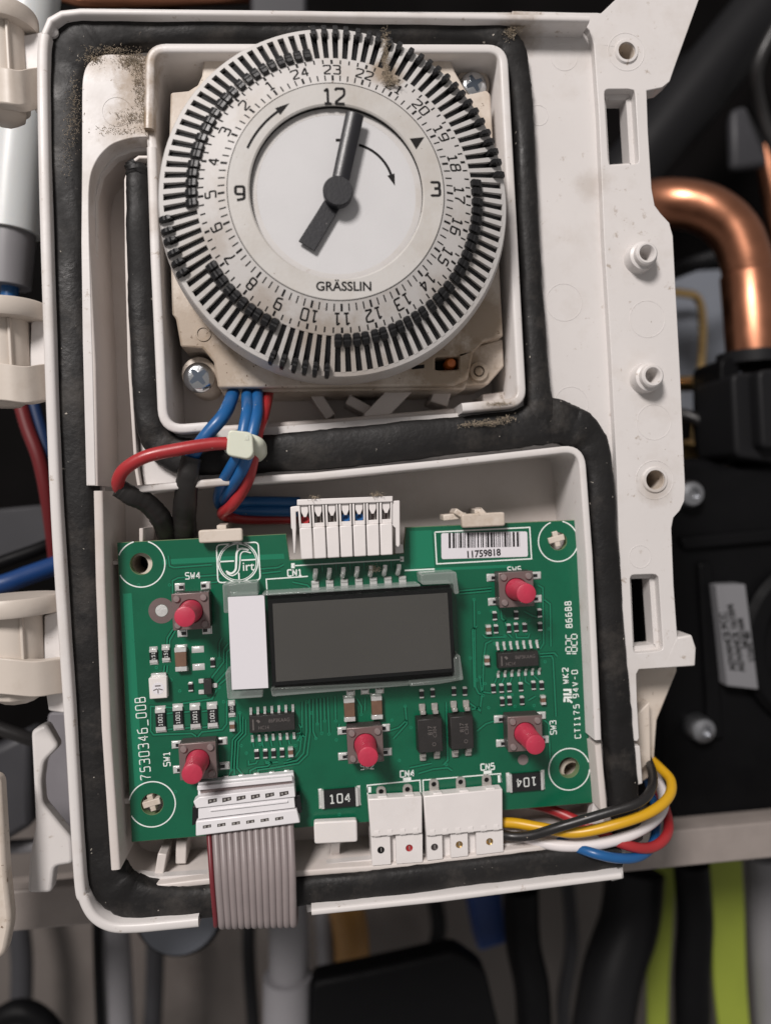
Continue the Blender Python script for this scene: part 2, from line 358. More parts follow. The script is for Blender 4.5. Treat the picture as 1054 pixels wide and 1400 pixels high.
STROKES = {
 '0': [[(0, 0), (.6, 0), (.6, 1), (0, 1), (0, 0)]], '1': [[(.06, .80), (.3, 1), (.3, .04)], [(.06, 0), (.54, 0)]],
 '2': [[(-.01, .86), (.02, 1), (.6, 1), (.6, .58), (0, .12), (0, 0), (.6, 0)]], '3': [[(-.01, .93), (.02, 1), (.58, 1), (.58, .54), (.2, .54)], [(.2, .52), (.6, .52), (.6, 0), (.02, 0), (-.02, .08)]],
 '4': [[(.46, 0), (.46, 1), (0, .3), (.64, .3)]], '5': [[(.56, 1), (.06, 1), (.03, .56), (.6, .60), (.6, 0), (.02, 0), (-.02, .08)]],
 '6': [[(.52, 1), (0, .9), (0, 0), (.6, 0), (.6, .56), (.05, .56)]], '7': [[(0, .9), (0, 1), (.6, 1), (.24, .4), (.24, 0)]],
 '8': [[(.04, .53), (.56, .53), (.56, 1), (.04, 1), (.04, .53)], [(0, 0), (.6, 0), (.6, .52), (0, .52), (0, 0)]],
 '9': [[(.08, 0), (.6, .1), (.6, 1), (0, 1), (0, .44), (.55, .44)]],
 'A': [[(0, 0), (.3, 1), (.6, 0)], [(.12, .34), (.48, .34)]], 'B': [[(0, 0), (.6, 0), (.6, .52), (0, .52)], [(0, .54), (.54, .54), (.54, 1), (0, 1)], [(0, 0), (0, 1)]],
 'C': [[(.6, .88), (.56, 1), (0, 1), (0, 0), (.56, 0), (.6, .12)]], 'I': [[(.3, 0), (.3, 1)], [(.1, 0), (.5, 0)], [(.1, 1), (.5, 1)]],
 'K': [[(0, 0), (0, 1)], [(.58, 1), (.04, .48), (.6, 0)]], 'N': [[(0, 0), (0, 1), (.6, 0), (.6, 1)]], 'S': [[(.6, .93), (.56, 1), (.02, 1), (.02, .54), (.6, .48), (.6, 0), (.03, 0), (-.02, .08)]],
 'T': [[(0, 1), (.6, 1)], [(.3, .98), (.3, 0)]], 'V': [[(0, 1), (.3, 0), (.6, 1)]], 'W': [[(0, 1), (.14, 0), (.31, .7), (.48, 0), (.62, 1)]],
 '-': [[(.1, .5), (.5, .5)]], '_': [[(-.05, -.12), (.68, -.12)]],
}
_G = {}
def glyphs(body, bold=0.0, space=1.0):
    key = (body, bold, space)
    if key not in _G:
        c = bpy.data.curves.new('lettering', 'FONT'); c.body = body; c.size = 1.0; c.offset = bold; c.resolution_u = 3
        c.space_character = space
        o = bpy.data.objects.new('lettering', c); COL.objects.link(o)
        bpy.context.view_layer.update()
        me = bpy.data.meshes.new_from_object(o.evaluated_get(bpy.context.evaluated_depsgraph_get()))
        _G[key] = ([(v.co.x, v.co.y) for v in me.vertices], [tuple(p.vertices) for p in me.polygons])
        bpy.data.meshes.remove(me); bpy.data.objects.remove(o); bpy.data.curves.remove(c)
    return _G[key]

def smooth_path(pts, per=8, closed=False):
    """Catmull-Rom through the points (any dimension)"""
    n = len(pts); out = []
    R = n if closed else n-1
    for i in range(R):
        if closed: p = [pts[(i+k-1) % n] for k in range(4)]
        else: p = [pts[max(i-1, 0)], pts[i], pts[i+1], pts[min(i+2, n-1)]]
        for j in range(per):
            t = j/per
            out.append(tuple(0.5*((2*p[1][d])+(-p[0][d]+p[2][d])*t+(2*p[0][d]-5*p[1][d]+4*p[2][d]-p[3][d])*t*t
                       + (-p[0][d]+3*p[1][d]-3*p[2][d]+p[3][d])*t**3) for d in range(len(p[1]))))
    if not closed: out.append(tuple(pts[-1]))
    return out

def rounded(pts, r, seg=5, closed=True):
    """round the corners of a polyline; r one radius or a list"""
    n = len(pts); out = []
    for i in range(n):
        b = Vector(pts[i]); ri = r[i] if isinstance(r, (list, tuple)) else r
        if (not closed and i in (0, n-1)) or ri <= 0: out.append(tuple(b)); continue
        a = Vector(pts[i-1]); c = Vector(pts[(i+1) % n])
        d1 = (a-b); d2 = (c-b); l = min(ri, d1.length*.49, d2.length*.49)
        p0 = b+d1.normalized()*l; p2 = b+d2.normalized()*l
        for k in range(seg+1):
            t = k/seg; out.append(tuple(p0*(1-t)**2+b*2*t*(1-t)+p2*t*t))
    return out

def circle(c, r, n=24, a0=0.0):
    return [(c[0]+r*cos(a0+2*pi*k/n), c[1]+r*sin(a0+2*pi*k/n)) for k in range(n)]

ORG = {}; ROT = {}
def finish_mesh(name, mb, mats, org, smooth):
    me = bpy.data.meshes.new(name)
    me.from_pydata([(W(*v)-org) if org is not None else (Vector((v[0], -v[2], v[1]))*S) for v in mb.v], [], mb.f)
    bm = bmesh.new(); bm.from_mesh(me)
    bmesh.ops.recalc_face_normals(bm, faces=bm.faces); bm.to_mesh(me); bm.free()
    for m in (mats if isinstance(mats, (list, tuple)) else [mats]): me.materials.append(K[m])
    if max(mb.m) > 0: me.polygons.foreach_set('material_index', mb.m)
    if smooth:
        me.polygons.foreach_set('use_smooth', [True]*len(me.polygons)); me.set_sharp_from_angle(angle=radians(smooth))
    me.update(); return me
def bevel(o, width, seg=2, angle=40):
    if width:
        b = o.modifiers.new('bevel', 'BEVEL'); b.width = width*S; b.segments = seg; b.limit_method = 'ANGLE'
        b.angle_limit = radians(angle); b.use_clamp_overlap = True
def mk(name, mb, mats, parent=None, bev=0, seg=2, smooth=38, label=None, cat=None, group=None, kind=None):
    if parent is not None: org = ORG[parent]
    else:
        ps = [W(*v) for v in mb.v]
        org = Vector(((min(p.x for p in ps)+max(p.x for p in ps))/2, (min(p.y for p in ps)+max(p.y for p in ps))/2, min(p.z for p in ps)))
    o = bpy.data.objects.new(name, finish_mesh(name, mb, mats, org, smooth)); COL.objects.link(o)
    if parent is not None: o.parent = parent
    else: o.location = org
    ORG[o] = org
    bevel(o, bev, seg); tag(o, label, cat, group, kind); return o
def tag(o, label=None, cat=None, group=None, kind=None):
    if label: o['label'] = label
    if cat: o['category'] = cat
    if group: o['group'] = group
    if kind: o['kind'] = kind
    return o
def thing(name, uvw, label, cat, group=None):
    o = bpy.data.objects.new(name, None); COL.objects.link(o); o.location = W(*uvw); o.empty_display_size = 0.005
    ORG[o] = W(*uvw); return tag(o, label, cat, group)
def shared(name, mb, mats, smooth=38):
    """mesh datablock around a local origin, for repeated pieces"""
    return finish_mesh(name, mb, mats, None, smooth)
def inst(name, me, uvw, rot=0.0, parent=None, bev=0, seg=1):
    o = bpy.data.objects.new(name, me); COL.objects.link(o)
    ORG[o] = W(*uvw)
    if parent is not None:
        o.parent = parent
        d = W(*uvw)-ORG[parent]; pr = ROT.get(parent, 0.0)
        if pr:   # parent is itself rotated: express in its frame
            d = Matrix.Rotation(pr, 3, 'Y') @ d
            rot -= pr
        o.location = d
    else: o.location = W(*uvw)
    ROT[o] = rot+(ROT.get(parent, 0.0) if parent is not None else 0.0)
    o.rotation_euler = (0, -rot, 0)
    bevel(o, bev, seg); return o
random.seed(5)
# ================================================================== THE DOOR
WR = 4.5          # rim height
WF = 1.6          # right-hand flange face
WL = 3.6          # raised land at the upper left
FLOOR_T = -13.0   # timer pocket floor
FLOOR_B = -10.0   # board pocket floor
door = thing('control_panel_door', P3(500, 1270, 0), 'white plastic hinged control panel door holding the timer and green circuit board', 'panel door')

# --- outlines in photo pixels
timer_px = [(206, 64), (688, 65), (713, 552), (226, 588)]
timer_path = rounded(PP(timer_px, WR), [2.2, 2.2, 2.2, 3.2], 6)
recess_px = [(150, 1195), (140, 1000), (133, 800), (131, 664), (127, 500), (122, 330), (122, 255), (130, 222), (150, 200), (172, 191), (192, 190),
             (190, 212), (176, 222), (170, 245), (171, 350), (175, 500), (184, 640), (188, 668),
             (300, 659), (430, 651), (600, 634), (765, 616), (786, 620), (797, 640), (803, 760), (810, 900), (817, 1020), (823, 1110), (815, 1148),
             (720, 1166), (560, 1186), (430, 1199), (288, 1211), (210, 1216), (172, 1212)]
recess_path = PP(recess_px, WR)
win1 = rounded(PP([(826, 121), (868, 121), (874, 223), (832, 226)], WF), 0.8, 3)
win2 = rounded(PP([(861, 786), (900, 785), (907, 890), (866, 894)], WF), 0.9, 3)

# --- base sheet (floor of the gasket channel)
base_out = PP([(58, 45), (70, 22), (92, 13), (818, 17), (824, 160), (838, 480), (846, 640), (851, 760), (860, 912), (863, 1012), (866, 1100), (850, 1196), (420, 1248), (418, 1228), (275, 1244), (271, 1262), (150, 1270), (120, 1243),
               (106, 1200), (94, 1000), (76, 690), (63, 340), (57, 100)], 0)
def inset_poly(path, d):
    n = len(path); out = []
    ar = sum(path[i-1][0]*path[i][1]-path[i][0]*path[i-1][1] for i in range(n))
    sg = 1 if ar > 0 else -1
    for i in range(n):
        a, b, c = path[i-1], path[i], path[(i+1) % n]
        d1 = Vector((b[0]-a[0], b[1]-a[1])).normalized(); d2 = Vector((c[0]-b[0], c[1]-b[1])).normalized()
        t = (d1+d2).normalized(); nn = Vector((-t.y, t.x))*sg; m = 1/max(0.6, abs(nn.dot(Vector((-d1.y, d1.x)))))
        out.append((b[0]+nn.x*d*m, b[1]+nn.y*d*m))
    return out
m = MB().prism(base_out, -1.6, 0.0, holes=[inset_poly(timer_path, -0.3), inset_poly(recess_path, -0.2)])
mk('channel_plate', m, 'door', door)

# --- right-hand flange with its windows and screw holes
fl = PP([(822, 17), (846, -6), (957, -6), (922, 92), (916, 110), (905, 119), (884, 123), (886, 180), (891, 258), (895, 280), (903, 291), (915, 304), (920, 322), (924, 400), (930, 511), (937, 670), (936, 684),
         (930, 697), (921, 707), (918, 722), (921, 800), (926, 872), (951, 887), (950, 910), (874, 915), (870, 922), (871, 960), (874, 1009), (871, 1014),
         (861, 1013), (855, 910), (847, 760), (843, 640), (835, 480), (826, 330), (819, 160), (812, 60), (806, 40), (796, 30), (700, 27), (700, 14)], WF)
h_top = P(856, 70, WF); h_bot = P(895, 656, WF)
holes = [win1, win2, circle(h_top, 1.55), circle(h_bot, 1.75)]
m = MB().prism(fl, -1.9, WF, holes=holes)
mk('flange', m, 'door', door, 0.30, 2)
# lower end of the flange below its break, with the small step
m = MB().prism(PP([(859, 1021), (875, 1020), (879, 1072), (872, 1074), (873, 1090), (858, 1097)], WF), -1.9, WF)
mk('flange_tab', m, 'door', door, 0.2)
# short bar lug standing off the flange edge: top face in shade above the flange
m = MB().prism(PP([(924, 872), (946, 868), (952, 886), (951, 911), (905, 914)], WF+0.05), -3.5, WF+0.02)
mk('latch_lug', m, 'door', door, 0.3)
# walls of the windows going back
for wn_, loop in (('window_sleeve', win1), ('window_sleeve', win2)):
    m = MB().sweep(loop, [(0.02, -3.2), (0.02, -0.2), (-0.9, -0.2), (-0.9, -3.2)], closed=True)
    mk(wn_, m, 'door', door)
# reinforcing sheet behind the lower flange
m = MB().prism(PP([(866, 905), (925, 905), (925, 918), (898, 985), (896, 1010), (893, 1060), (868, 1075)], -7), -8.2, -7)
mk('back_rib', m, 'cream', door, 0.2)
m = MB().prism(PP([(868, 980), (888, 960), (890, 1040), (870, 1060)], -4), -7, -4)
mk('back_rib', m, 'cream', door, 0.2)

# hollow bosses, raised screw seats, ejector marks
def boss(px, py, r, h, hole):
    c = P(px, py, WF+h)
    m = MB().lathe(c, [(r+0.75, WF-0.1), (r+0.55, WF+0.5), (r+0.45, WF+h*0.6), (r, WF+h*0.66), (r-0.05, WF+h-0.25), (r-0.3, WF+h), (hole+0.15, WF+h), (hole, WF+h-0.2), (hole*0.8, WF-3), (0, WF-3)], 40)
    mk('boss', m, 'door', door)
boss(885, 345, 1.95, 3.6, 1.25); boss(893, 513, 2.0, 3.6, 1.25)
def seat(px, py, rout, hole, depth=-6):
    c = P(px, py, WF)
    mk('screw_seat', MB().lathe(c, [(hole+.05, WF-0.02), (hole+0.02, WF+0.35), (hole+0.45, WF+0.35), (hole+0.7, WF-0.05)], 40, closed=True), 'door', door)
    mk('screw_seat_bore', MB().lathe(c, [(hole+0.5, WF-0.1), (hole-0.02, WF-0.1), (hole*0.9, depth), (hole*.35, depth), (hole*.35, depth-4), (hole+0.5, depth-4)], 32, closed=True), 'cream', door)
    mk('seat_ring', MB().lathe(c, [(rout-0.12, WF-0.01), (rout-.06, WF+0.05), (rout+0.06, WF+0.05), (rout+0.12, WF-0.01)], 48, closed=True), 'door', door)
seat(856, 70, 3.25, 1.5); seat(895, 656, 3.4, 1.7)
def mark(px, py, rpx, w):
    r = rpx*mmpp(w); c = P(px, py, w)
    m = MB().lathe(c, [(r-0.10, w-0.03), (r-0.05, w+0.05), (r+0.05, w+0.05), (r+0.10, w-0.03)], 44, closed=True)
    mk('ejector_mark', m, 'door', door)
for px, py, r in ((885, 436, 26), (894, 577, 25), (875, 761, 16)): mark(px, py, r, WF)
for px, py, r in ((771, 77, 19), (736, 157, 14), (771, 413, 26), (781, 552, 24)): mark(px, py, r, 0.0)

# --- outer rim, left and top, then the lower right piece
rim_prof = [(-0.85, -1.6), (0.85, -1.6), (0.85, WR-0.45), (0.6, WR-0.1), (0.3, WR), (-0.3, WR), (-0.6, WR-0.1), (-0.85, WR-0.45)]
orim = smooth_path(PP([(60, 45), (57, 100), (62, 340), (75, 690), (95, 1000), (107, 1200), (114, 1233), (128, 1257), (152, 1270), (185, 1271), (230, 1267), (271, 1263)], WR), 8)
mk('outer_rim', MB().sweep(orim, rim_prof), 'door', door, smooth=50)
trim = [(806, 24), (700, 22), (400, 17), (110, 14), (84, 17), (68, 26), (60, 45)]
tp = [p+(0.0,) for p in PP(trim, WR)]
prof2 = [(o*0.7, w) for o, w in rim_prof]
mk('outer_rim', MB().sweep(tp, prof2), 'door', door, smooth=50)
mk('outer_rim', MB().sweep(PP([(426, 1249), (600, 1231), (850, 1199)], WR), prof2), 'door', door, smooth=50)
mk('rim_foot', MB().prism(PP([(832, 1196), (852, 1186), (853, 1202), (836, 1206)], 2), -1.5, 2), 'door', door, 0.2)
# moulded fillet between corner and rim
mk('corner_boss', MB().lathe(P(71, 41, 3.4), [(0.9, -1), (0.9, 3.2), (0.6, 3.5), (0, 3.5)], 20), 'door', door)

# --- raised land upper left (between outer gasket and the deep recess)
arch = smooth_path(PP([(203, 187), (190, 187), (172, 190), (150, 199), (131, 221), (122, 255), (122, 330)], WL), 6)
land = smooth_path(PP([(112, 140), (113, 108), (119, 88), (133, 77), (152, 73), (200, 76)], WL), 5)+arch+PP([(127, 500), (131, 664), (118, 664), (113, 470), (111, 330), (112, 210)], WL)
mk('raised_land', MB().prism(land, -1.5, WL), 'door', door, 0.35, 3)
mark(160, 152, 19, WL)

# --- board pocket: wall, floor
def wall_strip(pts_px, w_top, w_bot, half=0.75, name='pocket_wall', mname='pocket', sm=None):
    pth = PP(pts_px, w_top)
    if sm: pth = smooth_path(pth, sm)
    r = min(0.35, half*0.5)
    pr = [(-half, w_bot), (half, w_bot), (half, w_top-r), (half-r*.3, w_top-r*.3), (half-r, w_top), (-half+r, w_top), (-half+r*.3, w_top-r*.3), (-half, w_top-r)]
    return mk(name, MB().sweep(pth, pr), mname, door, smooth=50)
wall_strip([(134, 671), (137, 800), (145, 1000), (158, 1190)], WR, FLOOR_B)
wall_strip([(118, 340), (126, 500), (129, 664)], WL-0.1, FLOOR_B, 0.6)
wall_strip([(118, 340), (117, 255), (125, 218), (147, 194), (172, 184), (203, 183)], WL-0.1, FLOOR_B, 0.55, sm=9)
wall_strip([(204, 214), (190, 214), (179, 222), (172, 245), (173, 350), (177, 500), (186, 640), (190, 664)], 1.6, FLOOR_B, 0.28, name='carrier_edge')
top_wall = rounded(PP([(183, 669), (300, 659), (430, 651), (600, 634), (795, 612), (806, 760), (813, 900), (818, 1012)], WR), [0, 0, 0, 0, 3.2, 0, 0, 0], 7, closed=False)
rr = 0.3
pr = [(-0.62, FLOOR_B), (0.62, FLOOR_B), (0.62, WR-rr), (0.5, WR-.08), (0.3, WR), (-0.3, WR), (-0.5, WR-.08), (-0.62, WR-rr)]
mk('pocket_wall', MB().sweep(top_wall, pr), 'door', door, smooth=50)
wall_strip([(818, 1019), (826, 1108)], WR-0.6, FLOOR_B, 0.6)
wall_strip([(160, 1191), (172, 1208), (205, 1215), (288, 1206), (430, 1194), (560, 1184), (720, 1164), (826, 1146), (828, 1108)], 1.8, FLOOR_B, 0.55, sm=4)
fl_b = PP([(120, 250), (135, 205), (195, 185), (192, 665), (770, 612), (800, 640), (828, 1110), (820, 1148), (430, 1200), (172, 1214), (156, 1190)], FLOOR_B+2)
mk('pocket_floor', MB().prism(fl_b, FLOOR_B-1.2, FLOOR_B), 'pocket', door)

# --- timer pocket: wall (its lower side open between two stubs), floor
tw = timer_path
def near_idx(px, py):
    t = P(px, py, WR); return min(range(len(tw)), key=lambda i: hypot(tw[i][0]-t[0], tw[i][1]-t[1]))
def seg_wall(path, name='timer_pocket_wall', wt=WR, mname='door'):
    q = [(-0.78, FLOOR_T), (0.78, FLOOR_T), (0.78, wt-.35), (0.62, wt-.1), (0.4, wt), (-0.4, wt), (-0.62, wt-.1), (-0.78, wt-.35)]
    return mk(name, MB().sweep(path, q), mname, door, smooth=50)
A_ = rounded(PP([(632, 557), (714, 549), (688, 65), (205, 64), (203, 174)], WR), [0, 2.2, 2.6, 2.6, 0], 7, closed=False)
seg_wall(A_)
B_ = rounded(PP([(207, 200), (212, 350), (223, 588), (284, 583)], WR), [0, 0, 3.6, 0], 7, closed=False)
seg_wall(B_)
seg_wall(PP([(203, 172), (207, 202)], WR), wt=WR-1.2)
seg_wall(PP([(284, 583), (460, 572), (632, 557)], WR), wt=-2.5, mname='pocket')
mk('timer_pocket_floor', MB().prism(PP([(196, 55), (700, 55), (724, 562), (216, 604)], FLOOR_T+8), FLOOR_T-1.2, FLOOR_T), 'pocket', door)
# struts and terminals lying in the bottom of the timer pocket
def bar(p0, p1, half, w0, w1, name='pocket_rib', mm='pocket'):
    a = Vector(P(*p0, w1)); b = Vector(P(*p1, w1)); d = (b-a).normalized(); n_ = Vector((-d.y, d.x))*half
    mk(name, MB().prism([tuple(a-n_), tuple(b-n_), tuple(b+n_), tuple(a+n_)], w0, w1), mm, door, 0.2)
bar((560, 520), (506, 576), 1.7, FLOOR_T, -3.2); bar((475, 545), (530, 575), 0.9, FLOOR_T, -6); bar((610, 520), (600, 552), 1.6, FLOOR_T, -5.5)
bar((420, 520), (452, 570), 1.0, FLOOR_T, -7); bar((660, 545), (700, 540), 0.8, FLOOR_T, -4)

# --- board supports: locating pins, snap clips, ribs
def cross_pin(px, py, w=0.5, r=1.45):
    c = P(px, py, w); m = MB()
    a = radians(12)
    for k in (0, 1):
        ln, wd = (r*2, 1.05) if k == 0 else (r*1.9, 0.95)
        m.box((c[0], c[1], (FLOOR_B+w-0.05*k)/2), (ln, wd, w-0.05*k-FLOOR_B), a+k*pi/2)
    mk('locating_pin', m, 'cream', door, 0.12)
cross_pin(761, 737); cross_pin(207, 1099)
def clip(px0, py0, px1, py1, w, stem, mname='white'):
    """flat snap hook over the board edge with its stem going down to the floor"""
    q = rounded(PP([(px0, py0+3), (px1, py0), (px1+1, py1-3), (px0+1, py1)], w), 0.45, 3)
    mk('snap_clip', MB().prism(q, w-1.6, w), mname, door, 0.25, 2)
    a = Vector(P(*stem[0], w-1.5)); b = Vector(P(*stem[1], FLOOR_B)); 
    m = MB(); hw = 0.8
    m.hexa([(b.x-hw, b.y-.5, FLOOR_B), (b.x+hw, b.y-.5, FLOOR_B), (b.x+hw, b.y+.5, FLOOR_B), (b.x-hw, b.y+.5, FLOOR_B)],
           [(a.x-hw, a.y-.5, w-1.5), (a.x+hw, a.y-.5, w-1.5), (a.x+hw, a.y+.5, w-1.5), (a.x-hw, a.y+.5, w-1.5)])
    mk('clip_stem', m, mname, door, 0.15)
clip(429, 1122, 488, 1155, 2.2, ((458, 1150), (458, 1188)))
clip(271, 722, 331, 743, 2.4, ((303, 722), (312, 716)), 'cream')
clip(631, 700, 690, 722, 2.4, ((655, 700), (648, 698)), 'cream')
bar((606, 708), (638, 705), 0.55, -3, 0.6, 'clip_arm', 'cream'); bar((655, 696), (663, 704), 0.5, -3, 1.2, 'clip_arm', 'cream'); bar((622, 698), (638, 708), 0.5, -3, 1.5, 'clip_arm', 'cream')
# ribs in the pocket around the board
bar((193, 722), (193, 742), 0.35, FLOOR_B, -0.5); bar((150, 770), (165, 769), 0.35, FLOOR_B, -0.8); bar((165, 1097), (185, 1095), 0.5, FLOOR_B, -0.9)
bar((222, 1168), (214, 1216), 0.75, FLOOR_B, -1.2); bar((248, 1150), (247, 1182), 0.9, FLOOR_B, -3.5); bar((786, 735), (800, 734), 0.35, FLOOR_B, -0.6)

# --- hinge knuckles on the left edge
def knuckle(y0, y1, x1, yl):
    """curved strap wrapped round the hinge pin and running into the rim, upper edge y0, lower y1"""
    w0 = 1.0
    pts = [(-60, (y0+y1)/2-2), (0, (y0+y1)/2), (x1*0.55, (y0+y1)/2+4), (x1*0.9, (y0+y1)/2+1), (x1+14, (y0+y1)/2-2)]
    hh = (y1-y0)/2*mmpp(w0)
    pth = smooth_path([P3(x, y, w) for (x, y), w in zip(pts, (2.0, 5.5, 5.0, 3.0, 0.0))], 6)
    m = MB(); vs = []; n = len(pth)
    for (u, v, w) in pth:
        vs += [(u, v-hh, w-2.2), (u, v+hh, w-2.2), (u, v+hh, w), (u, v-hh, w)]
    fs = []
    for i in range(n-1):
        for k in range(4):
            k2 = (k+1) % 4; fs.append((i*4+k, i*4+k2, (i+1)*4+k2, (i+1)*4+k))
    fs += [(0, 1, 2, 3), tuple((n-1)*4+k for k in range(4))]
    m.add(vs, fs); mk('hinge_knuckle', m, 'hinge', door, 0.3)
    # web between strap and rim
    mk('hinge_web', MB().prism(PP(yl, 0.8), -1.5, 0.8), 'door', door, 0.25)
knuckle(92, 138, 46, [(30, 47), (60, 42), (60, 150), (48, 152), (42, 120), (31, 100)])
knuckle(498, 545, 60, [(42, 440), (72, 425), (72, 545), (62, 540), (40, 508)])
knuckle(902, 948, 82, [(60, 842), (92, 830), (94, 975), (84, 975), (66, 972), (60, 930)])
# ================================================================== HINGE PINS (other half of the hinge, fixed to the boiler)
def hinge_pin(cx, ytop, ybot, rdisc, rpost, label):
    c = P3(cx, ytop, 1.0)
    t = thing('hinge_pin', P3(cx, ybot, 1.0), label, 'hinge pin', 'hinge pins along the left edge')
    k = mmpp(1.0); y_ = lambda py: P(cx, py, 1.0)[1]
    def cyl(prof, n=40):
        m = MB().lathe((0, 0), prof, n)
        m.v = [(c[0]+a, d, c[2]-b-rpost*k*0.2) for a, b, d in m.v]      # spin about the vertical
        return m
    a0, a1 = y_(ytop), y_(ytop+24)
    mk('disc_head', cyl([(rdisc*k*0.97, a0), (rdisc*k, a0-0.4), (rdisc*k, a1+0.5), (rdisc*k*0.96, a1)]), 'hinge', t)
    mk('post', cyl([(rpost*k, a1+0.1), (rpost*k, y_(ybot-18))]), 'hinge', t)
    for q in (-0.45, 0.1, 0.55):
        x = c[0]+rpost*k*q; mk('post_rib', MB().box((x, (a1+y_(ybot-30))/2, c[2]+rpost*k*0.62), (0.5, a1-y_(ybot-30), 1.2)), 'hinge', t, 0.15)
    mk('end_cap', cyl([(rpost*k*0.9, y_(ybot-20)), (rpost*k*0.85, y_(ybot-8)), (rpost*k*0.5, y_(ybot))], 8), 'hinge', t, 0.2)
hinge_pin(-2, 16, 165, 46, 30, 'cream hinge pin with disc head beside the frosted tube')
hinge_pin(0, 416, 556, 57, 33, 'cream hinge pin with disc head above the red and blue wires')
hinge_pin(15, 816, 962, 60, 37, 'cream hinge pin with disc head below the thick blue cable')

# ================================================================== GASKET
gk = thing('rubber_gasket', P3(460, 1230, 0), 'black dusty rubber sealing gasket pressed round the timer and board pockets', 'gasket')
def gasket_run(pts, top=3.1, wob=0.06):
    """pts: (px, py, half width px)"""
    q = [(*P(x, y, 1.8), h*1.06*mmpp(1.8)) for x, y, h in pts]
    sm = smooth_path(q, 10)
    ph = random.uniform(0, 9)
    path = [(a[0]+random.uniform(-wob, wob), a[1]+random.uniform(-wob, wob), .12*sin(i*.23+ph)+.07*sin(i*.61+2*ph)-.1+random.uniform(-.02, .02)) for i, a in enumerate(sm)]
    sc = [a[2]*(1+.02*sin(i*.51+ph)+random.uniform(-.02, .02)) for i, a in enumerate(sm)]
    prof = [(cos(a), 0.15+(top-0.15)*max(0, sin(a))**0.3) for a in [pi*k/10 for k in range(11)]]+[(-1, 0.12), (1, 0.12)]
    return mk('gasket_strip', MB().sweep(path, [(-o, w) for o, w in prof][::-1], scale=sc), 'rubber', gk, smooth=60)
gasket_run([(741, 585, 22), (735, 520, 16), (729, 420, 14.5), (722, 300, 14), (714, 150, 14), (708, 100, 16), (694, 62, 20), (655, 40, 19), (520, 37, 18.5), (400, 36, 19), (250, 36, 20), (150, 40, 27), (112, 56, 33), (93, 86, 29),
            (88, 130, 25), (90, 230, 23.5), (95, 400, 22.5), (101, 560, 22.5), (108, 690, 22.5), (117, 860, 22.5), (127, 1020, 22.5), (134, 1120, 23), (141, 1180, 24), (158, 1215, 26), (190, 1233, 26), (240, 1236, 23), (290, 1232, 21)])
gasket_run([(404, 1221, 18.5), (470, 1213, 18.5), (560, 1203, 18.5), (690, 1187, 18.5), (780, 1176, 18), (847, 1170, 15)])
gasket_run([(715, 583, 24), (750, 574, 30), (782, 582, 27), (806, 600, 23), (819, 640, 19), (824, 710, 18.5), (831, 800, 18.5), (838, 900, 18.5), (846, 1000, 19.5), (854, 1096, 20), (860, 1150, 19)])
gasket_run([(745, 580, 26), (690, 588, 25), (600, 597, 25), (500, 608, 26), (400, 617, 25), (300, 623, 24), (245, 622, 23), (216, 603, 20), (203, 568, 17), (197, 500, 16), (192, 400, 15.5), (189, 300, 14.5), (187, 246, 13.5), (187, 232, 12), (187, 224, 8)])

# ================================================================== TIME SWITCH
WD = 15.0
dc = P(461, 262, WD)                                   # dial axis
timer = thing('time_switch', (dc[0], dc[1], FLOOR_T), 'round mechanical time switch with ring of black tappets and clock face', 'timer')
WH = 2.0
hpx = [(278, 80), (617, 80), (622, 96), (640, 128), (665, 122), (671, 128), (688, 460), (662, 466), (647, 482), (640, 518), (620, 527), (298, 530), (292, 494), (277, 476), (247, 474), (240, 434), (235, 430), (230, 232), (233, 126), (255, 124), (270, 115), (276, 102)]
hp = PP(hpx, WH)
win = PP([(595, 488), (628, 487), (628, 505), (595, 506)], WH)
mk('housing', MB().prism(hp, FLOOR_T, WH, holes=[rounded(win, .4, 3)]), 'cream', timer, 0.35, 2)
mk('housing_skirt', MB().prism(PP([(300, 519), (640, 517), (636, 532), (302, 536)], WH-2.2), FLOOR_T, WH-2.4), 'cream', timer, 0.3)
mk('housing_skirt', MB().prism(PP([(640, 475), (688, 462), (690, 500), (668, 525), (622, 527)], WH-2.2), FLOOR_T, WH-2.6), 'cream', timer, 0.3)
c_ = P(654, 508, WH-2.4)
mk('moulded_ring', MB().lathe(c_, [(1.0, WH-2.7), (1.0, WH-1.9), (1.6, WH-1.9), (1.7, WH-2.7)], 28, closed=True), 'cream', timer)
mk('moulded_peg', MB().lathe(c_, [(0.7, WH-2.8), (0.7, WH-2.0), (0.4, WH-1.8), (0, WH-1.8)], 20), 'cream', timer)
c_ = P(278, 456, WH)
mk('moulded_ring', MB().lathe(c_, [(0.95, WH-.1), (0.98, WH+.18), (1.25, WH+.18), (1.3, WH-.1)], 28, closed=True), 'cream', timer)
c_ = P(617, 496, WH-1)
mk('indicator_pip', MB().lathe(c_, [(1.0, WH-4), (1.0, WH-1.6), (0.7, WH-.9), (0, WH-.75)], 24), 'orange', timer)
mk('indicator_pip_well', MB().prism(PP([(590, 484), (632, 483), (632, 510), (590, 511)], WH-3), WH-4.5, WH-4), 'slot', timer)
mk('slot_mark', MB().prism(PP([(562, 500), (580, 498), (580, 503), (563, 505)], WH), WH-.1, WH+.02), 'slot', timer)

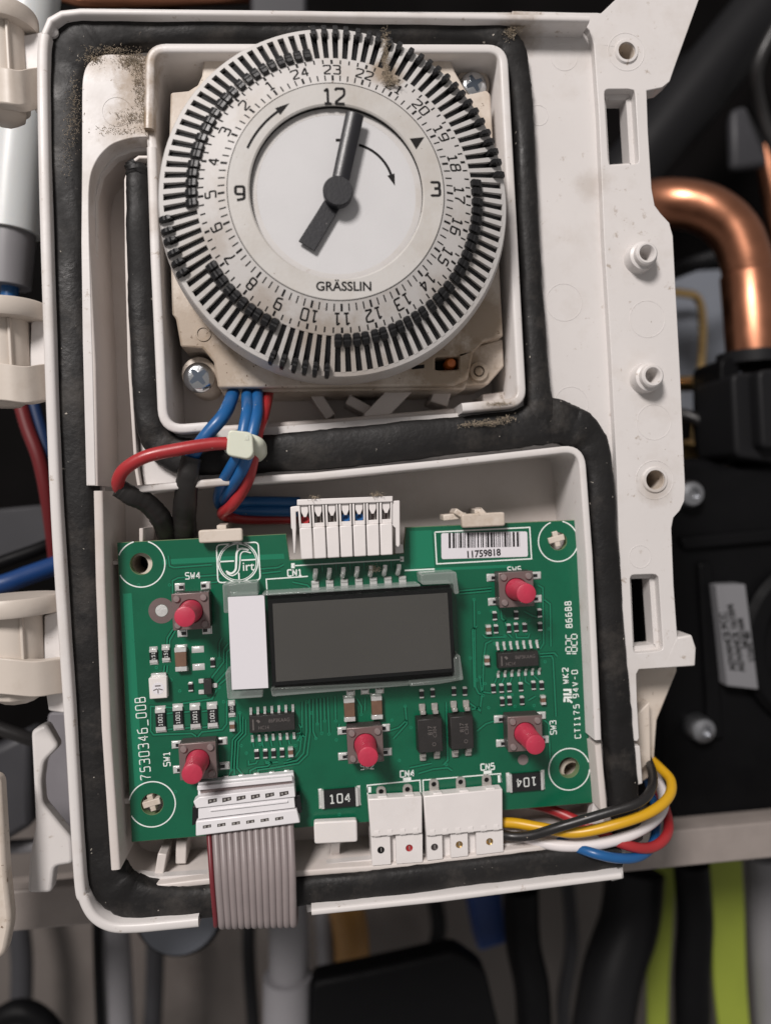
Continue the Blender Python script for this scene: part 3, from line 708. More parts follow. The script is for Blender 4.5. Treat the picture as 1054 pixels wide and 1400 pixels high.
R0, R1, R2, R3 = 16.25, 21.1, 26.3, 27.2
def cone(r): 
    if r <= R0: return WD
    return WD-(r-R0)*4.5/(R3-R0)
m = MB().lathe(dc, [(R3-0.9, WH-0.2), (R3-0.35, WH+0.2), (R3-0.35, 4.6), (R3+0.2, 4.9), (R3+0.35, 5.6), (R3+0.35, 8.3), (R3, cone(R3)-0.9), (R3-0.05, cone(R3)-0.25), (R3-0.25, cone(R3-.25)), (R2, cone(R2)), (R2, cone(R2)-1.6),
                    (R1, cone(R1)-1.6), (R1, cone(R1)), (R0+0.1, cone(R0+.1)), (R0+0.1, WD-1.0), (12.0, WD-1.0), (12.0, WH-.2)], 192, closed=True)
dial = mk('hour_dial', m, 'dial', timer, smooth=30)
# white spokes between the slots, each a piece of the dial
NS = 96; A0 = radians(-0.6)
sp = MB(); hw0 = pi/NS*R1*0.42; hw1 = pi/NS*R2*0.43
sp.hexa([(R1-.1, -hw0, cone(R1)-1.7), (R2+.1, -hw1, cone(R2)-1.7), (R2+.1, hw1, cone(R2)-1.7), (R1-.1, hw0, cone(R1)-1.7)],
        [(R1-.1, -hw0, cone(R1)), (R2+.1, -hw1, cone(R2)), (R2+.1, hw1, cone(R2)), (R1-.1, hw0, cone(R1))])
spm = shared('spoke', sp, 'dial')
bed = MB().lathe(dc, [(R1-.02, cone(R1)-1.75), (R1-.02, cone(R1)-1.3), (R2+.02, cone(R2)-1.3), (R2+.02, cone(R2)-1.75)], 96, closed=True)
mk('slot_bed', bed, 'slot', timer)
# tappets: a blade lying in its slot and a ribbed finger nub, flipped out or in
def tappet_mesh(out):
    m = MB(); hb = pi/NS*23.5*0.44
    r0, r1 = R1+.15, R2-.1
    m.hexa([(r0, -hb, cone(r0)-1.3), (r1, -hb, cone(r1)-1.3), (r1, hb, cone(r1)-1.3), (r0, hb, cone(r0)-1.3)],
           [(r0, -hb, cone(r0)-0.42), (r1, -hb, cone(r1)-0.75), (r1, hb, cone(r1)-0.75), (r0, hb, cone(r0)-0.42)])
    if out: a, b, h, nw = 25.0, 27.25, 1.15, 0.40
    else: a, b, h, nw = 20.85, 22.85, 0.9, 0.60
    # finger nub with rounded crown: stations along r
    st = [(0.0, 0.55, 0.35), (0.12, 0.92, 0.85), (0.35, 1.0, 1.0), (0.5, 0.97, 0.9), (0.62, 1.0, 1.0), (0.76, 0.97, 0.9), (0.9, 0.95, 0.8), (1.0, 0.6, 0.25)]
    vs = []
    for t, kw, kh in st:
        r = a+(b-a)*t; z = cone(min(r, R3+.2)); w = nw*kw
        if out and t < 0.3: w *= 0.75
        vs += [(r, -w, z-0.9), (r, w, z-0.9), (r, w, z+h*kh*0.75), (r, w*0.8, z+h*kh), (r, -w*0.8, z+h*kh), (r, -w, z+h*kh*0.75)]
    fs = []; n = len(st)
    for i in range(n-1):
        for k in range(6):
            k2 = (k+1) % 6; fs.append((i*6+k, i*6+k2, (i+1)*6+k2, (i+1)*6+k))
    fs += [tuple(range(6)), tuple((n-1)*6+k for k in range(6))]
    return shared('tappet', m.add(vs, fs), 'black', smooth=0)
t_out = tappet_mesh(True); t_in = tappet_mesh(False)
for k in range(NS):
    a = A0+2*pi*k/NS
    inst('spoke', spm, (dc[0], dc[1], 0), a, dial)
    b = a+pi/NS; d = degrees(b) % 360
    out = 6 < d < 96 or 185 < d < 206 or 245 < d < 267
    inst('tappet', t_out if out else t_in, (dc[0], dc[1], 0), b+radians(random.uniform(-.35, .35)), timer)

# print on the dial
pm = MB()
def on_cone(ang, r0):
    def fn(x, y):
        a = ang-x/r0; r = r0+y; return (dc[0]+r*cos(a), dc[1]+r*sin(a), cone(r)+0.02)
    return fn
def tick(ang, ra, rb, half):
    q = []
    for r, s_ in ((ra, -1), (rb, -1), (rb, 1), (ra, 1)):
        q.append((dc[0]+r*cos(ang)-s_*half*sin(ang), dc[1]+r*sin(ang)+s_*half*cos(ang), cone(r)+0.02))
    pm.add(q, [(0, 1, 2, 3)])
T0 = radians(-0.7)
for k in range(96):
    a = T0+2*pi*k/96
    hr = (k % 4 == 0)
    tick(a, 16.7, 17.75, 0.17 if hr else 0.10)
    tick(a, 19.95, 20.75, 0.18 if hr else 0.115)
for h in range(1, 25):
    a = T0+radians(90+15*(h-23))
    pm.stroke(str(h), None, 1.62, w=0.0, half=.135, fn=on_cone(a, 18.85), xs=1.0, gap=.30)
mk('dial_print', pm, 'ink', timer, smooth=0)

# fixed centre ring and recessed clock face
RF = 13.0
m = MB().lathe(dc, [(R0, WD-1.2), (R0, WD-0.08), (R0-.1, WD+.04), (RF+.25, WD+.04), (RF, WD-.12), (RF, WD-1.6), (RF-.6, WD-1.6), (RF-.6, WD-2.2), (R0, WD-2.2)], 128, closed=True)
ring = mk('centre_ring', m, 'dialring', timer, smooth=30)
mk('ring_gap', MB().lathe(dc, [(R0, WD-.1), (R0+.1, WD-.1), (R0+.1, WD-.6), (R0, WD-.6)], 128, closed=True), 'slot', timer)
mk('clock_face', MB().lathe(dc, [(RF-.42, WD-1.9), (RF-.42, WD-1.08), (RF-.5, WD-1.02), (0, WD-1.02)], 128), 'face', timer, smooth=30)
mk('face_gap_shade', MB().lathe(dc, [(RF-.5, WD-1.5), (RF-.03, WD-1.5), (RF-.03, WD-.35), (RF+.02, WD-.35), (RF+.02, WD-1.9), (RF-.5, WD-1.9)], 128, closed=True), 'slot', timer)  # black lining paints the shadow between ring and recessed face
rp = MB(); WRP = WD+.055
def polar(r, adeg): return (dc[0]+r*cos(radians(adeg)), dc[1]+r*sin(radians(adeg)))
def px_at(px, py, w): return P(px, py, w)
ta = radians(0)
rp.stroke('12', P(456.5, 131, WD), 2.25, ta+radians(-1), WRP, half=.20, xs=.95, gap=.26)
rp.stroke('3', P(595.5, 258, WD), 2.0, ta+radians(-1), WRP, half=.20, xs=1.05)
rp.stroke('9', P(328, 264, WD), 2.0, ta+radians(-1), WRP, half=.20, xs=1.05)
rp.text('GR\u00c4SSLIN', P(470, 391, WD), 1.36, radians(-1.5), WRP, bold=0.022, xs=0.98, space=1.0)
def arc_arrow(c, r, a0, a1, half, w, head, hw):
    n = 20; pts = [(c[0]+r*cos(radians(a0+(a1-a0)*i/n)), c[1]+r*sin(radians(a0+(a1-a0)*i/n))) for i in range(n+1)]
    vs = []
    for i, p in enumerate(pts):
        a = radians(a0+(a1-a0)*i/n); vs += [(p[0]-half*cos(a), p[1]-half*sin(a), w), (p[0]+half*cos(a), p[1]+half*sin(a), w)]
    rp.add(vs, [(2*i, 2*i+1, 2*i+3, 2*i+2) for i in range(n)])
    a = radians(a1); s_ = 1 if a1 > a0 else -1
    t = Vector((-sin(a)*s_, cos(a)*s_)); e = Vector(pts[-1]); nr = Vector((cos(a), sin(a)))
    q = [e-nr*hw, e+nr*hw, e+t*head]
    rp.add([(x.x, x.y, w) for x in q], [(0, 1, 2)])
arc_arrow(dc, 14.55, 153, 124.5, 0.19, WRP, 2.2, 0.62)
# triangle pointer at the right
tr = PP([(560, 189), (580, 187), (569, 204)], WD); rp.add([(x, y, WRP) for x, y in tr], [(0, 1, 2)])
mk('ring_print', rp, 'ink', timer, smooth=0)
rp = MB()
arc_arrow(P(478, 256, WD-.9), 6.7, 75, 17, 0.2, WD-.995, 1.8, 0.58)
q = PP([(459, 189), (474, 189), (474, 193), (459, 193)], WD-1.0); rp.add([(x, y, WD-.995) for x, y in q], [(0, 1, 2, 3)])
mk('face_print', rp, 'ink', timer, smooth=0)
# hands
hc = P(462, 261, WD+1.2)
def hand(tip_px, base_half, tip_half, w0, w1, name, crown, bevw):
    t = Vector(P(*tip_px, w1)); b = Vector(hc); d = (t-b).normalized(); n_ = Vector((-d.y, d.x))
    m = MB()
    if crown:
        st = []
        for s_, hf in ((0.0, base_half), (1.0, tip_half)):
            p = b+(t-b)*s_
            st.append([(p.x+n_.x*hf*k, p.y+n_.y*hf*k, w) for k, w in ((-1, w0), (-1, w1-.35), (-.6, w1), (.0, w1+.18), (.6, w1), (1, w1-.35), (1, w0))])
        k = 7; vs = st[0]+st[1]
        m.add(vs, [(i, (i+1) % k, (i+1) % k+k, i+k) for i in range(k)]+[tuple(range(k-1, -1, -1)), tuple(range(k, 2*k))])
    else:
        q = [b-n_*base_half, t-n_*tip_half, t+n_*tip_half, b+n_*base_half]
        m.prism([tuple(x) for x in q], w0, w1)
    mk(name, m, 'hand', timer, bevw)
hand((419, 336), 1.25, 1.38, WD-.45, WD-.1, 'hour_hand', False, 0.08)
hand((485.5, 153), 1.28, 1.36, WD+.35, WD+1.25, 'minute_hand', True, 0.06)
mk('hand_hub', MB().lathe(hc, [(1.6, WD-.9), (1.6, WD-.2), (2.2, WD+.1), (2.25, WD+1.35), (2.1, WD+1.55), (0, WD+1.55)], 48), 'hand', timer, smooth=35)

# ================================================================== FIXING SCREWS of the timer
def screw(px, py, r, w, rot, label, tilt=0.0):
    c = P(px, py, w+1.0); t = thing('pan_head_screw', (c[0], c[1], w), label, 'screw', 'screws fixing the timer')
    n = 40; prof = [(r*0.98, w-.2), (r, w+.25), (r*0.93, w+.75), (r*0.78, w+1.08), (r*0.55, w+1.25), (0, w+1.3)]
    mk('head', MB().lathe(c, prof, n), 'steel', t, smooth=45)
    m = MB()
    for k in (0, 1):
        a = rot+k*pi/2; ln = r*1.22; wd = r*0.30
        pts = [(-ln/2, -wd*.35), (-wd*.7, -wd*.6), (0, -wd*.75), (wd*.7, -wd*.6), (ln/2, -wd*.35), (ln/2, wd*.35), (wd*.7, wd*.6), (0, wd*.75), (-wd*.7, wd*.6), (-ln/2, wd*.35)]
        m.prism([(c[0]+x*cos(a)-y*sin(a), c[1]+x*sin(a)+y*cos(a)) for x, y in pts], w+.5, w+1.312+.004*k)
    mk('cross_recess', m, 'recess', t, smooth=0)
    mk('shank', MB().lathe(c, [(r*.45, FLOOR_T-.5), (r*.45, w)], 20), 'steel', t)
screw(271, 515, 2.6, -1.2, radians(38), 'shiny crosshead screw in the timer corner beside the blue wires')
screw(648, 114, 2.4, -0.6, radians(25), 'shiny crosshead screw half hidden behind the dial tappets')
for px, py in ((273, 512), (646, 116)):
    c = P(px, py, -2); mk('screw_post', MB().lathe(c, [(3.0, FLOOR_T), (2.9, -1.5), (2.6, -1.35), (0, -1.35)], 28), 'cream', door)
# ================================================================== CIRCUIT BOARD
bTL, bTR, bBR, bBL = (Vector(P(*p)) for p in ((160, 742), (788, 711), (810, 1098), (180, 1152)))
AB = atan2(((bTR-bTL)+(bBR-bBL)).y, ((bTR-bTL)+(bBR-bBL)).x)      # board's own slant
board = thing('circuit_board', (*P(495, 1125), -1.6), 'green printed circuit board with display, pink buttons and white print', 'circuit board')
bout = PP([(160, 742), (391, 730), (396, 766), (552, 757), (555, 721), (788, 711), (810, 1098), (180, 1152)])
HOLES = [(193, 771, 14.5), (763, 740, 12.5), (778, 1050, 14.5), (208, 1100, 14.5)]
holes = [circle(P(x, y), r*mmpp(), 28) for x, y, r in HOLES]
m = MB(); m.prism(bout, -1.55, -0.06, holes=holes)
mk('substrate', m, 'fr4', board)
m = MB(); m.prism(inset_poly(bout, 0.06), -0.055, 0.0, holes=[circle(P(x, y), r*mmpp()+.05, 28) for x, y, r in HOLES])
mk('solder_mask', m, 'mask', board)
# copper pours that show through the mask
cp = MB()
def patch(pts, w=0.012): cp.prism(PP(pts), -0.02, w)
patch([(222, 765), (388, 757), (389, 764), (223, 772)])
patch([(560, 726), (590, 725), (594, 775), (561, 778)]); patch([(560, 778), (700, 772), (700, 776), (561, 782)])
patch([(168, 812), (180, 811), (196, 1075), (184, 1076)])
mk('copper_pour', cp, 'trace', board, smooth=0, kind='stuff')
# tracks: real raised ribbons under the lacquer
tk = MB()
TR = [
 [(236, 812), (236, 794), (244, 790), (300, 786), (308, 780)],
 [(282, 797), (296, 796), (302, 790)],
 [(237, 860), (229, 872), (228, 886)], [(240, 862), (232, 876), (232, 888)], [(225, 910), (224, 918), (220, 924)], [(229, 910), (228, 920)],
 [(312, 880), (306, 888), (306, 905), (290, 926), (290, 934)], [(318, 884), (310, 892), (310, 918), (296, 934)],
 [(300, 936), (314, 924), (316, 912)], [(296, 944), (290, 956), (250, 962), (240, 968), (206, 966), (206, 1000), (210, 1005), (262, 1003), (268, 1007), (268, 1014)],
 [(310, 958), (310, 990), (304, 998), (276, 1001), (271, 1007), (271, 1014)], [(228, 976), (236, 975)], [(252, 974), (260, 973)], [(276, 973), (284, 972)], [(228, 998), (236, 997)], [(252, 996), (260, 995)], [(276, 995), (284, 994)],
 [(328, 975), (329, 1000), (318, 1012), (316, 1052), (312, 1064)], [(336, 984), (336, 1004), (326, 1014), (324, 1050), (332, 1060)], [(332, 980), (332, 1002), (322, 1013), (320, 1050), (321, 1062)],
 [(342, 1060), (342, 1054), (350, 1050), (366, 1048), (372, 1042)], [(352, 1058), (353, 1053), (376, 1050), (408, 1044), (420, 1032), (424, 1000), (423, 956)],
 [(388, 1044), (406, 1040), (415, 1030), (419, 1000), (418, 958)], [(392, 1040), (403, 1036), (410, 1026), (413, 1000), (413, 960)], [(408, 990), (412, 996), (412, 1004), (406, 1014)],
 [(428, 956), (428, 1000), (432, 1010)], [(433, 955), (434, 990)], [(438, 955), (439, 1000)], [(443, 954), (444, 985)], [(448, 953), (450, 1002)], [(458, 952), (459, 985)],
 [(462, 1000), (464, 990)], [(488, 955), (494, 966), (494, 976)], [(499, 954), (499, 972)],
 [(554, 966), (556, 990), (538, 1010)], [(640, 960), (656, 972), (660, 940), (661, 900), (664, 880), (672, 876)], [(645, 970), (657, 968)],
 [(648, 820), (650, 940), (654, 948), (660, 950)], [(652, 856), (646, 862), (648, 940)], [(628, 812), (672, 808)], [(628, 808), (672, 804)],
 [(735, 800), (742, 804), (743, 880), (738, 888)], [(684, 828), (686, 846), (692, 850)], [(716, 836), (728, 842), (734, 844)], [(690, 848), (694, 866), (700, 872)], [(705, 866), (706, 872), (722, 872), (724, 866)],
 [(738, 898), (754, 897), (756, 902), (760, 980)], [(738, 894), (758, 893), (762, 898)], [(738, 874), (730, 878)],
 [(671, 948), (658, 946), (656, 926)], [(680, 925), (676, 934)], [(690, 925), (686, 934)], [(700, 925), (697, 934)], [(710, 924), (711, 932)], [(718, 923), (718, 932), (724, 936)], [(728, 922), (736, 930)], [(722, 958), (732, 952)], [(690, 950), (690, 954)],
 [(572, 1058), (592, 1052), (612, 1050), (618, 1054)], [(340, 1040), (340, 1046), (350, 1044), (352, 1040)], [(363, 1040), (364, 1044), (380, 1042)], [(346, 1014), (347, 1022)], [(358, 1013), (360, 1022)], [(370, 1012), (372, 1021)], [(382, 1011), (384, 1020)], [(394, 1010), (396, 1018)], [(404, 1004), (410, 1002), (416, 1008)], [(300, 900), (300, 880), (304, 872)], [(530, 1000), (545, 995), (556, 985)], [(610, 960), (612, 1040), (606, 1046)], [(652, 1000), (664, 990), (676, 986)], [(744, 985), (750, 990), (752, 1040)], [(675, 850), (675, 853)], [(660, 868), (664, 872), (690, 871)], [(744, 820), (752, 826), (753, 884)], [(560, 1050), (590, 1044)],
 [(230, 760), (232, 774), (238, 776), (290, 772)], [(356, 778), (380, 776), (388, 772)], [(358, 784), (384, 781)], [(400, 796), (420, 800), (426, 806)],
 [(440, 768), (441, 782)], [(459, 767), (460, 781)], [(478, 766), (479, 780)], [(497, 765), (498, 779)], [(515, 764), (516, 778)], [(534, 763), (535, 777)],
]
gp = MB()
for t in TR:
    tk.ribbon(PP(t), 0.13, 0.03); gp.ribbon(PP(t), 0.30, 0.014)
mk('track_clearance', gp, 'tracedark', board, smooth=0, kind='stuff')
for x, y in ((554, 966), (432, 1010), (434, 990), (444, 986), (459, 986), (494, 977), (316, 1053), (328, 975), (660, 951), (648, 820), (643, 900), (656, 926), (676, 880), (648, 874), (672, 836), (366, 1043), (300, 940), (420, 960), (663, 935), (724, 848), (214, 913), (240, 1083), (700, 950), (562, 995), (190, 800), (182, 876), (464, 1114), (593, 728), (606, 820), (344, 1014), (356, 1018), (404, 1020), (410, 1012), (330, 1020), (337, 1030), (440, 1003), (450, 1004), (306, 960), (234, 930), (246, 945), (300, 900), (690, 870), (720, 866), (745, 905), (652, 930), (668, 968), (704, 966), (730, 965), (655, 838), (640, 985), (536, 985), (546, 1040), (610, 1046), (426, 975), (460, 1012), (232, 800), (320, 1060), (750, 860), (688, 832)):
    tk.lathe(P(x, y), [(0.30, -0.02), (0.28, 0.035), (0.14, 0.035), (0.1, -0.02)], 12, closed=True)
mk('tracks', tk, 'trace', board, smooth=0, kind='stuff')

# silkscreen
sk = MB(); WS = 0.045
def stext(t, px, py, hpx, deg=0.0, half=.085, xs=0.95, gap=.26):
    sk.stroke(t, P(px, py), hpx*mmpp(), AB+radians(deg), WS, half, xs, gap)
def sline(pts, half=0.10): sk.sweep(PP(pts), [(-half, WS-.03), (half, WS-.03), (half, WS), (-half, WS)])
def sarc(px, py, rpx, gaps=(), half=0.10):
    c = P(px, py); r = rpx*mmpp(); n = 72
    ok = [not any(g0 <= (degrees(2*pi*k/n)) % 360 <= g1 for g0, g1 in gaps) for k in range(n)]
    for k in range(n):
        if ok[k]:
            a, b = 2*pi*k/n, 2*pi*(k+1)/n
            sk.add([(c[0]+(r-half)*cos(a), c[1]+(r-half)*sin(a), WS), (c[0]+(r+half)*cos(a), c[1]+(r+half)*sin(a), WS), (c[0]+(r+half)*cos(b), c[1]+(r+half)*sin(b), WS), (c[0]+(r-half)*cos(b), c[1]+(r-half)*sin(b), WS)], [(0, 1, 2, 3)])
stext('SW4', 263.5, 787, 8.5); stext('SW5', 703, 779, 8.5); stext('SW2', 502, 1048, 8); stext('SW1', 228, 1038, 8.5, 90); stext('SW3', 756, 995, 8.5, 90)
stext('CN1', 403, 783, 8.5, half=.11); stext('CN4', 556.5, 1058, 8.5, half=.11); stext('CN5', 666.5, 1048.5, 8.5, half=.11)
stext('7530346_00B', 195.5, 1010, 13, 91.2, half=.085, xs=.80, gap=.40)
stext('86688', 777, 840.5, 8.5, 90.5, half=.09, xs=.92, gap=.42)
stext('CTI175 94V-0', 787.5, 963, 8, 90.5, half=.08, xs=1.0, gap=.46)
stext('WK2', 773, 924, 8, 90.5, half=.09, xs=1.0, gap=.44)
# UL recognised-component mark: a mirrored R joined to a U
def seg7(px, py, hpx, wpx, digits, gap):
    """seven-segment date code read from bottom to top"""
    k = mmpp(); segs = {'1': 'bc', '8': 'abcdefg', '2': 'abged', '6': 'afgedc'}
    for i, d in enumerate(digits):
        y0 = py-i*(wpx+gap)
        pos = {'a': ((0, 1), (1, 1)), 'b': ((1, 1), (1, .5)), 'c': ((1, .5), (1, 0)), 'd': ((0, 0), (1, 0)), 'e': ((0, .5), (0, 0)), 'f': ((0, 1), (0, .5)), 'g': ((0, .5), (1, .5))}
        for s_ in segs[d]:
            pts = []
            (x0, h0), (x1, h1) = pos[s_]
            for fx, fh, sg in ((x0, h0, 1), (x1, h1, -1)):
                ex = sg*0.10*(1 if x1 > x0 else 0); ey = sg*0.06*(-1 if h1 < h0 else 0)
                pts.append((px+(1-(fh+ey))*hpx-hpx/2, y0-(fx+ex)*wpx))
            sline(pts, 0.085)
seg7(781, 900, 15, 6.2, '1826', 2.6)
def blk(x0, y0, x1, y1): sk.prism(PP([(x0, y0), (x1, y0), (x1, y1), (x0, y1)]), WS-.03, WS)
blk(770, 942, 781, 945); blk(778, 945.2, 781.5, 949); blk(770, 948, 781, 951); blk(770.5, 952.5, 782, 955); blk(770, 955.2, 773, 960); blk(775, 955.2, 777.5, 960)
sline([(777.5, 957), (782, 961)], .16)
# fixing-hole circles
sarc(193, 771, 31, ((70, 100), (150, 200))); sarc(763, 740, 28.5, ((72, 108), (348, 360), (0, 12))); sarc(778, 1052, 29.5, ((352, 360), (0, 14))); sarc(208, 1100, 30.5, ((163, 200),))
# label frame, connector frames
sline([(594.5, 727.5), (724, 721), (726.5, 764), (597, 771), (594.5, 727.5)], .11)
sline([(402, 773.5), (550, 765)], .10); sline([(400.5, 770), (400.5, 777)], .3); sline([(549.5, 761), (549.5, 768)], .3)
sline([(421, 788), (364, 792), (365, 806)], .1); sline([(553, 780), (594, 778)], .12)
sline([(503, 1093), (502, 1074), (574, 1067), (575, 1088)], .1); sline([(579, 1088), (578, 1067), (684, 1058), (685, 1070)], .1); sline([(504.5, 1076), (504.5, 1084)], .35); sline([(682.5, 1060), (683, 1070)], .3)
sline([(551, 1066), (562, 1065)], .28); sline([(661, 1056.5), (672, 1055.5)], .28)
# maker's emblem: circle in a rounded square, a long S stroke and small letters
q = rounded(PP([(296, 745), (353, 741), (356, 793), (298, 797)]), 0.7, 3)
sk.sweep(q+[q[0]], [(-.11, WS-.03), (.11, WS-.03), (.11, WS), (-.11, WS)])
sarc(325.5, 768.5, 26.5, half=.1); sarc(325.5, 768.5, 24.3, half=.06)
sline([(300, 768), (320, 767)], .12); sline([(330, 766), (350, 765)], .12); sline([(325, 743), (325, 752)], .12); sline([(326.5, 783), (327, 793)], .12)
sl = smooth_path(PP([(340, 752), (330, 750), (324, 755), (323, 768), (322, 779), (316, 784), (309, 781)]), 6); sk.sweep(sl, [(-.17, WS-.03), (.17, WS-.03), (.17, WS), (-.17, WS)])
sl = smooth_path(PP([(343, 756), (334, 754), (329, 758), (328, 770), (326, 781), (318, 787), (310, 784)]), 6); sk.sweep(sl, [(-.09, WS-.03), (.09, WS-.03), (.09, WS), (-.09, WS)])
sk.text('irt', P(340, 774), 1.5, AB, WS, bold=.004)
mk('silkscreen_print', sk, 'silk', board, smooth=0)

# ---- component library
def at(px, py, w=0.0): return (*P(px, py, w), 0.0)
def res_mesh(L_, W_, H_, cap):
    m = MB(); m.mi = 0; m.box((0, 0, H_/2), (W_, L_-2*cap, H_)); m.mi = 1
    for s_ in (-1, 1): m.box((0, s_*(L_/2-cap/2), H_/2+.01), (W_*1.02, cap, H_+.04))
    m.box((0, 0, 0.03), (W_*.9, L_*1.14, 0.06))
    return m
def fillet_pad(m, c, a, b, h):
    """little solder heap"""
    u, v = c; q = [(u-a, v-b), (u+a, v-b), (u+a, v+b), (u-a, v+b)]; t = [(u-a*.6, v-b*.55), (u+a*.6, v-b*.55), (u+a*.6, v+b*.55), (u-a*.6, v+b*.55)]
    m.prism(q, 0.0, h, top=t)
small_r = shared('chip_resistor', res_mesh(1.4, 0.70, 0.38, 0.22), ['resbody', 'solder'])
mc = MB(); mc.mi = 0; mc.box((0, 0, .42), (.78, .8, .8)); mc.mi = 1
for s_ in (-1, 1): mc.box((0, s_*.58, .43), (.82, .42, .84))
small_c = shared('chip_capacitor', mc, ['ceramic', 'solder'])
def place_small(pts, me, name, rot=0.0):
    for x, y in pts: inst(name, me, at(x, y), AB+rot+radians(random.uniform(-1.5, 1.5)), board)
place_small([(675.7, 842), (677.5, 860), (695, 859), (705, 857.7), (716.7, 857.7), (705, 840.6), (737, 838), (737.6, 856.5),
             (674, 941.5), (685, 941), (695.6, 940), (711.4, 939), (728.7, 937), (739.8, 937), (686, 959), (696, 958), (713, 957.6),
             (351, 1031), (362.8, 1030.5), (374, 1030), (385.7, 1029), (291, 906), (261, 939), (576, 948.5), (620, 945), (635, 945), (591, 947)], small_r, 'chip_resistor')
place_small([(666.6, 860), (664.5, 902), (741, 956), (397.5, 1027), (318, 992)], small_c, 'chip_capacitor')
# medium marked resistors
def chip_resistor(px, py, L_, W_, H_, cap, text, rot, th, mir=False):
    o = inst('marked_resistor', shared('marked_resistor', MB().box((0, 0, H_/2), (W_, L_-2*cap, H_)), 'resbody'), at(px, py, H_*.5), AB+rot, board)
    tm = MB()
    for s_ in (-1, 1): tm.box((0, s_*(L_/2-cap/2), H_/2+.01), (W_*1.03, cap*1.02, H_+.05)); fillet_pad(tm, (0, s_*(L_/2+.16)), W_*.56, .3, .22)
    t_ = inst('end_terminal', shared('end_terminal', tm, 'solder'), at(px, py, H_*.5), AB+rot, o)
    k = inst('value_print', shared('value_print', MB().stroke(text, (0, 0), th, pi/2, H_+.012, half=th*.075, xs=.95, gap=.34), 'resmark', 0), at(px, py, H_*.5), AB+rot, o)
    return o
for x, y in ((219.7, 984), (243.6, 981), (267, 980), (290.5, 978.6)): chip_resistor(x, y, 3.6, 1.55, .5, .62, '1001', 0, 0.62)
for x, y in ((210, 897), (227, 894)): chip_resistor(x, y, 2.15, 1.2, .42, .42, '151', 0, 0.52)
chip_resistor(317, 969.5, 2.0, 1.05, .4, .38, '102', 0, 0.45)
chip_resistor(464.5, 1091, 6.3, 3.05, .6, .45, '104', -pi/2, 1.45)
chip_resistor(719, 1069, 6.0, 3.05, .6, .42, '104', pi/2, 1.45)
# large ceramic capacitors
def chip_cap(px, py, L_, W_, H_):
    o = inst('ceramic_capacitor', shared('ceramic_capacitor', MB().box((0, 0, H_/2), (W_, L_*.62, H_)), 'ceramic'), at(px, py, H_*.6), AB, board, 0.08)
    tm = MB()
    for s_ in (-1, 1): tm.box((0, s_*L_*.41, H_/2+.01), (W_*1.03, L_*.2, H_+.05)); fillet_pad(tm, (0, s_*L_*.5), W_*.56, .35, H_*.35)
    inst('end_terminal', shared('end_terminal', tm, 'solder'), at(px, py, H_*.6), AB, o, 0.06)
chip_cap(247.7, 901, 3.9, 1.85, 1.3); chip_cap(477.7, 970, 3.9, 1.8, 1.3); chip_cap(515, 967, 3.9, 1.8, 1.3)
# bare solder pads
pad = MB(); fillet_pad(pad, (0, 0), 1.0, .55, .14); pad_me = shared('solder_pad', pad, 'solder')
for x, y in ((270.5, 888), (271.6, 912)): inst('solder_pad', pad_me, at(x, y), AB, board)
pad = MB(); fillet_pad(pad, (0, 0), .72, .5, .25); pad_me2 = shared('solder_pad', pad, 'solder')
for x, y in ((479.5, 948), (499, 946), (519, 945)): inst('solder_pad', pad_me2, at(x, y), AB, board)
# small transistor
tr_ = inst('transistor', shared('transistor', MB().box((0, 0, .55), (1.35, 2.6, .9)), 'chip'), at(284.5, 938.5, .6), AB, board, .1)
lg = shared('lead', MB().box((0, 0, .16), (.95, .75, .28)), 'solder')
for x, y in ((275.7, 931), (275.7, 946), (293.5, 937)): inst('lead', lg, at(x, y), AB, tr_, .08)
# indicator LED package
led = inst('indicator_led', shared('indicator_led', MB().box((0, 0, .75), (2.9, 3.5, 1.5)), 'white'), at(216.5, 940.5, 1.2), AB, board, .12)
inst('lens', shared('lens', MB().lathe((0, 0), [(1.05, 1.44), (1.0, 1.53), (0, 1.53)], 28), 'paper'), at(216.5, 941, 1.2), AB, led)
mm_ = MB()
for a in (200, 270, 340): mm_.box((.45*cos(radians(a)), .45*sin(radians(a)), 1.55), (.7, .16, .03), radians(a))
mm_.box((0, .45, 1.55), (.9, .2, .03)); inst('die', shared('die', mm_, 'chipmark', 0), at(216.5, 941, 1.2), AB, led)
inst('lead', shared('lead', MB().box((0, 0, .35), (2.5, .9, .5)), 'solder'), at(217, 924, .5), AB, led, .1)
# test pads
inst('test_pad', shared('test_pad', MB().lathe((0, 0), [(1.02, 0), (1.0, .05), (.8, .07), (0, .07)], 28), 'solder'), at(221, 835), 0, board)
inst('bare_ring', shared('bare_ring', MB().lathe((0, 0), [(2.15, -.02), (2.15, .03), (1.05, .03), (1.05, -.02)], 36, closed=True), 'swcover'), at(221, 835), 0, board)
inst('test_pad', shared('test_pad', MB().lathe((0, 0), [(.95, 0), (.92, .05), (0, .07)], 28), 'rivet'), at(715, 1039), 0, board)
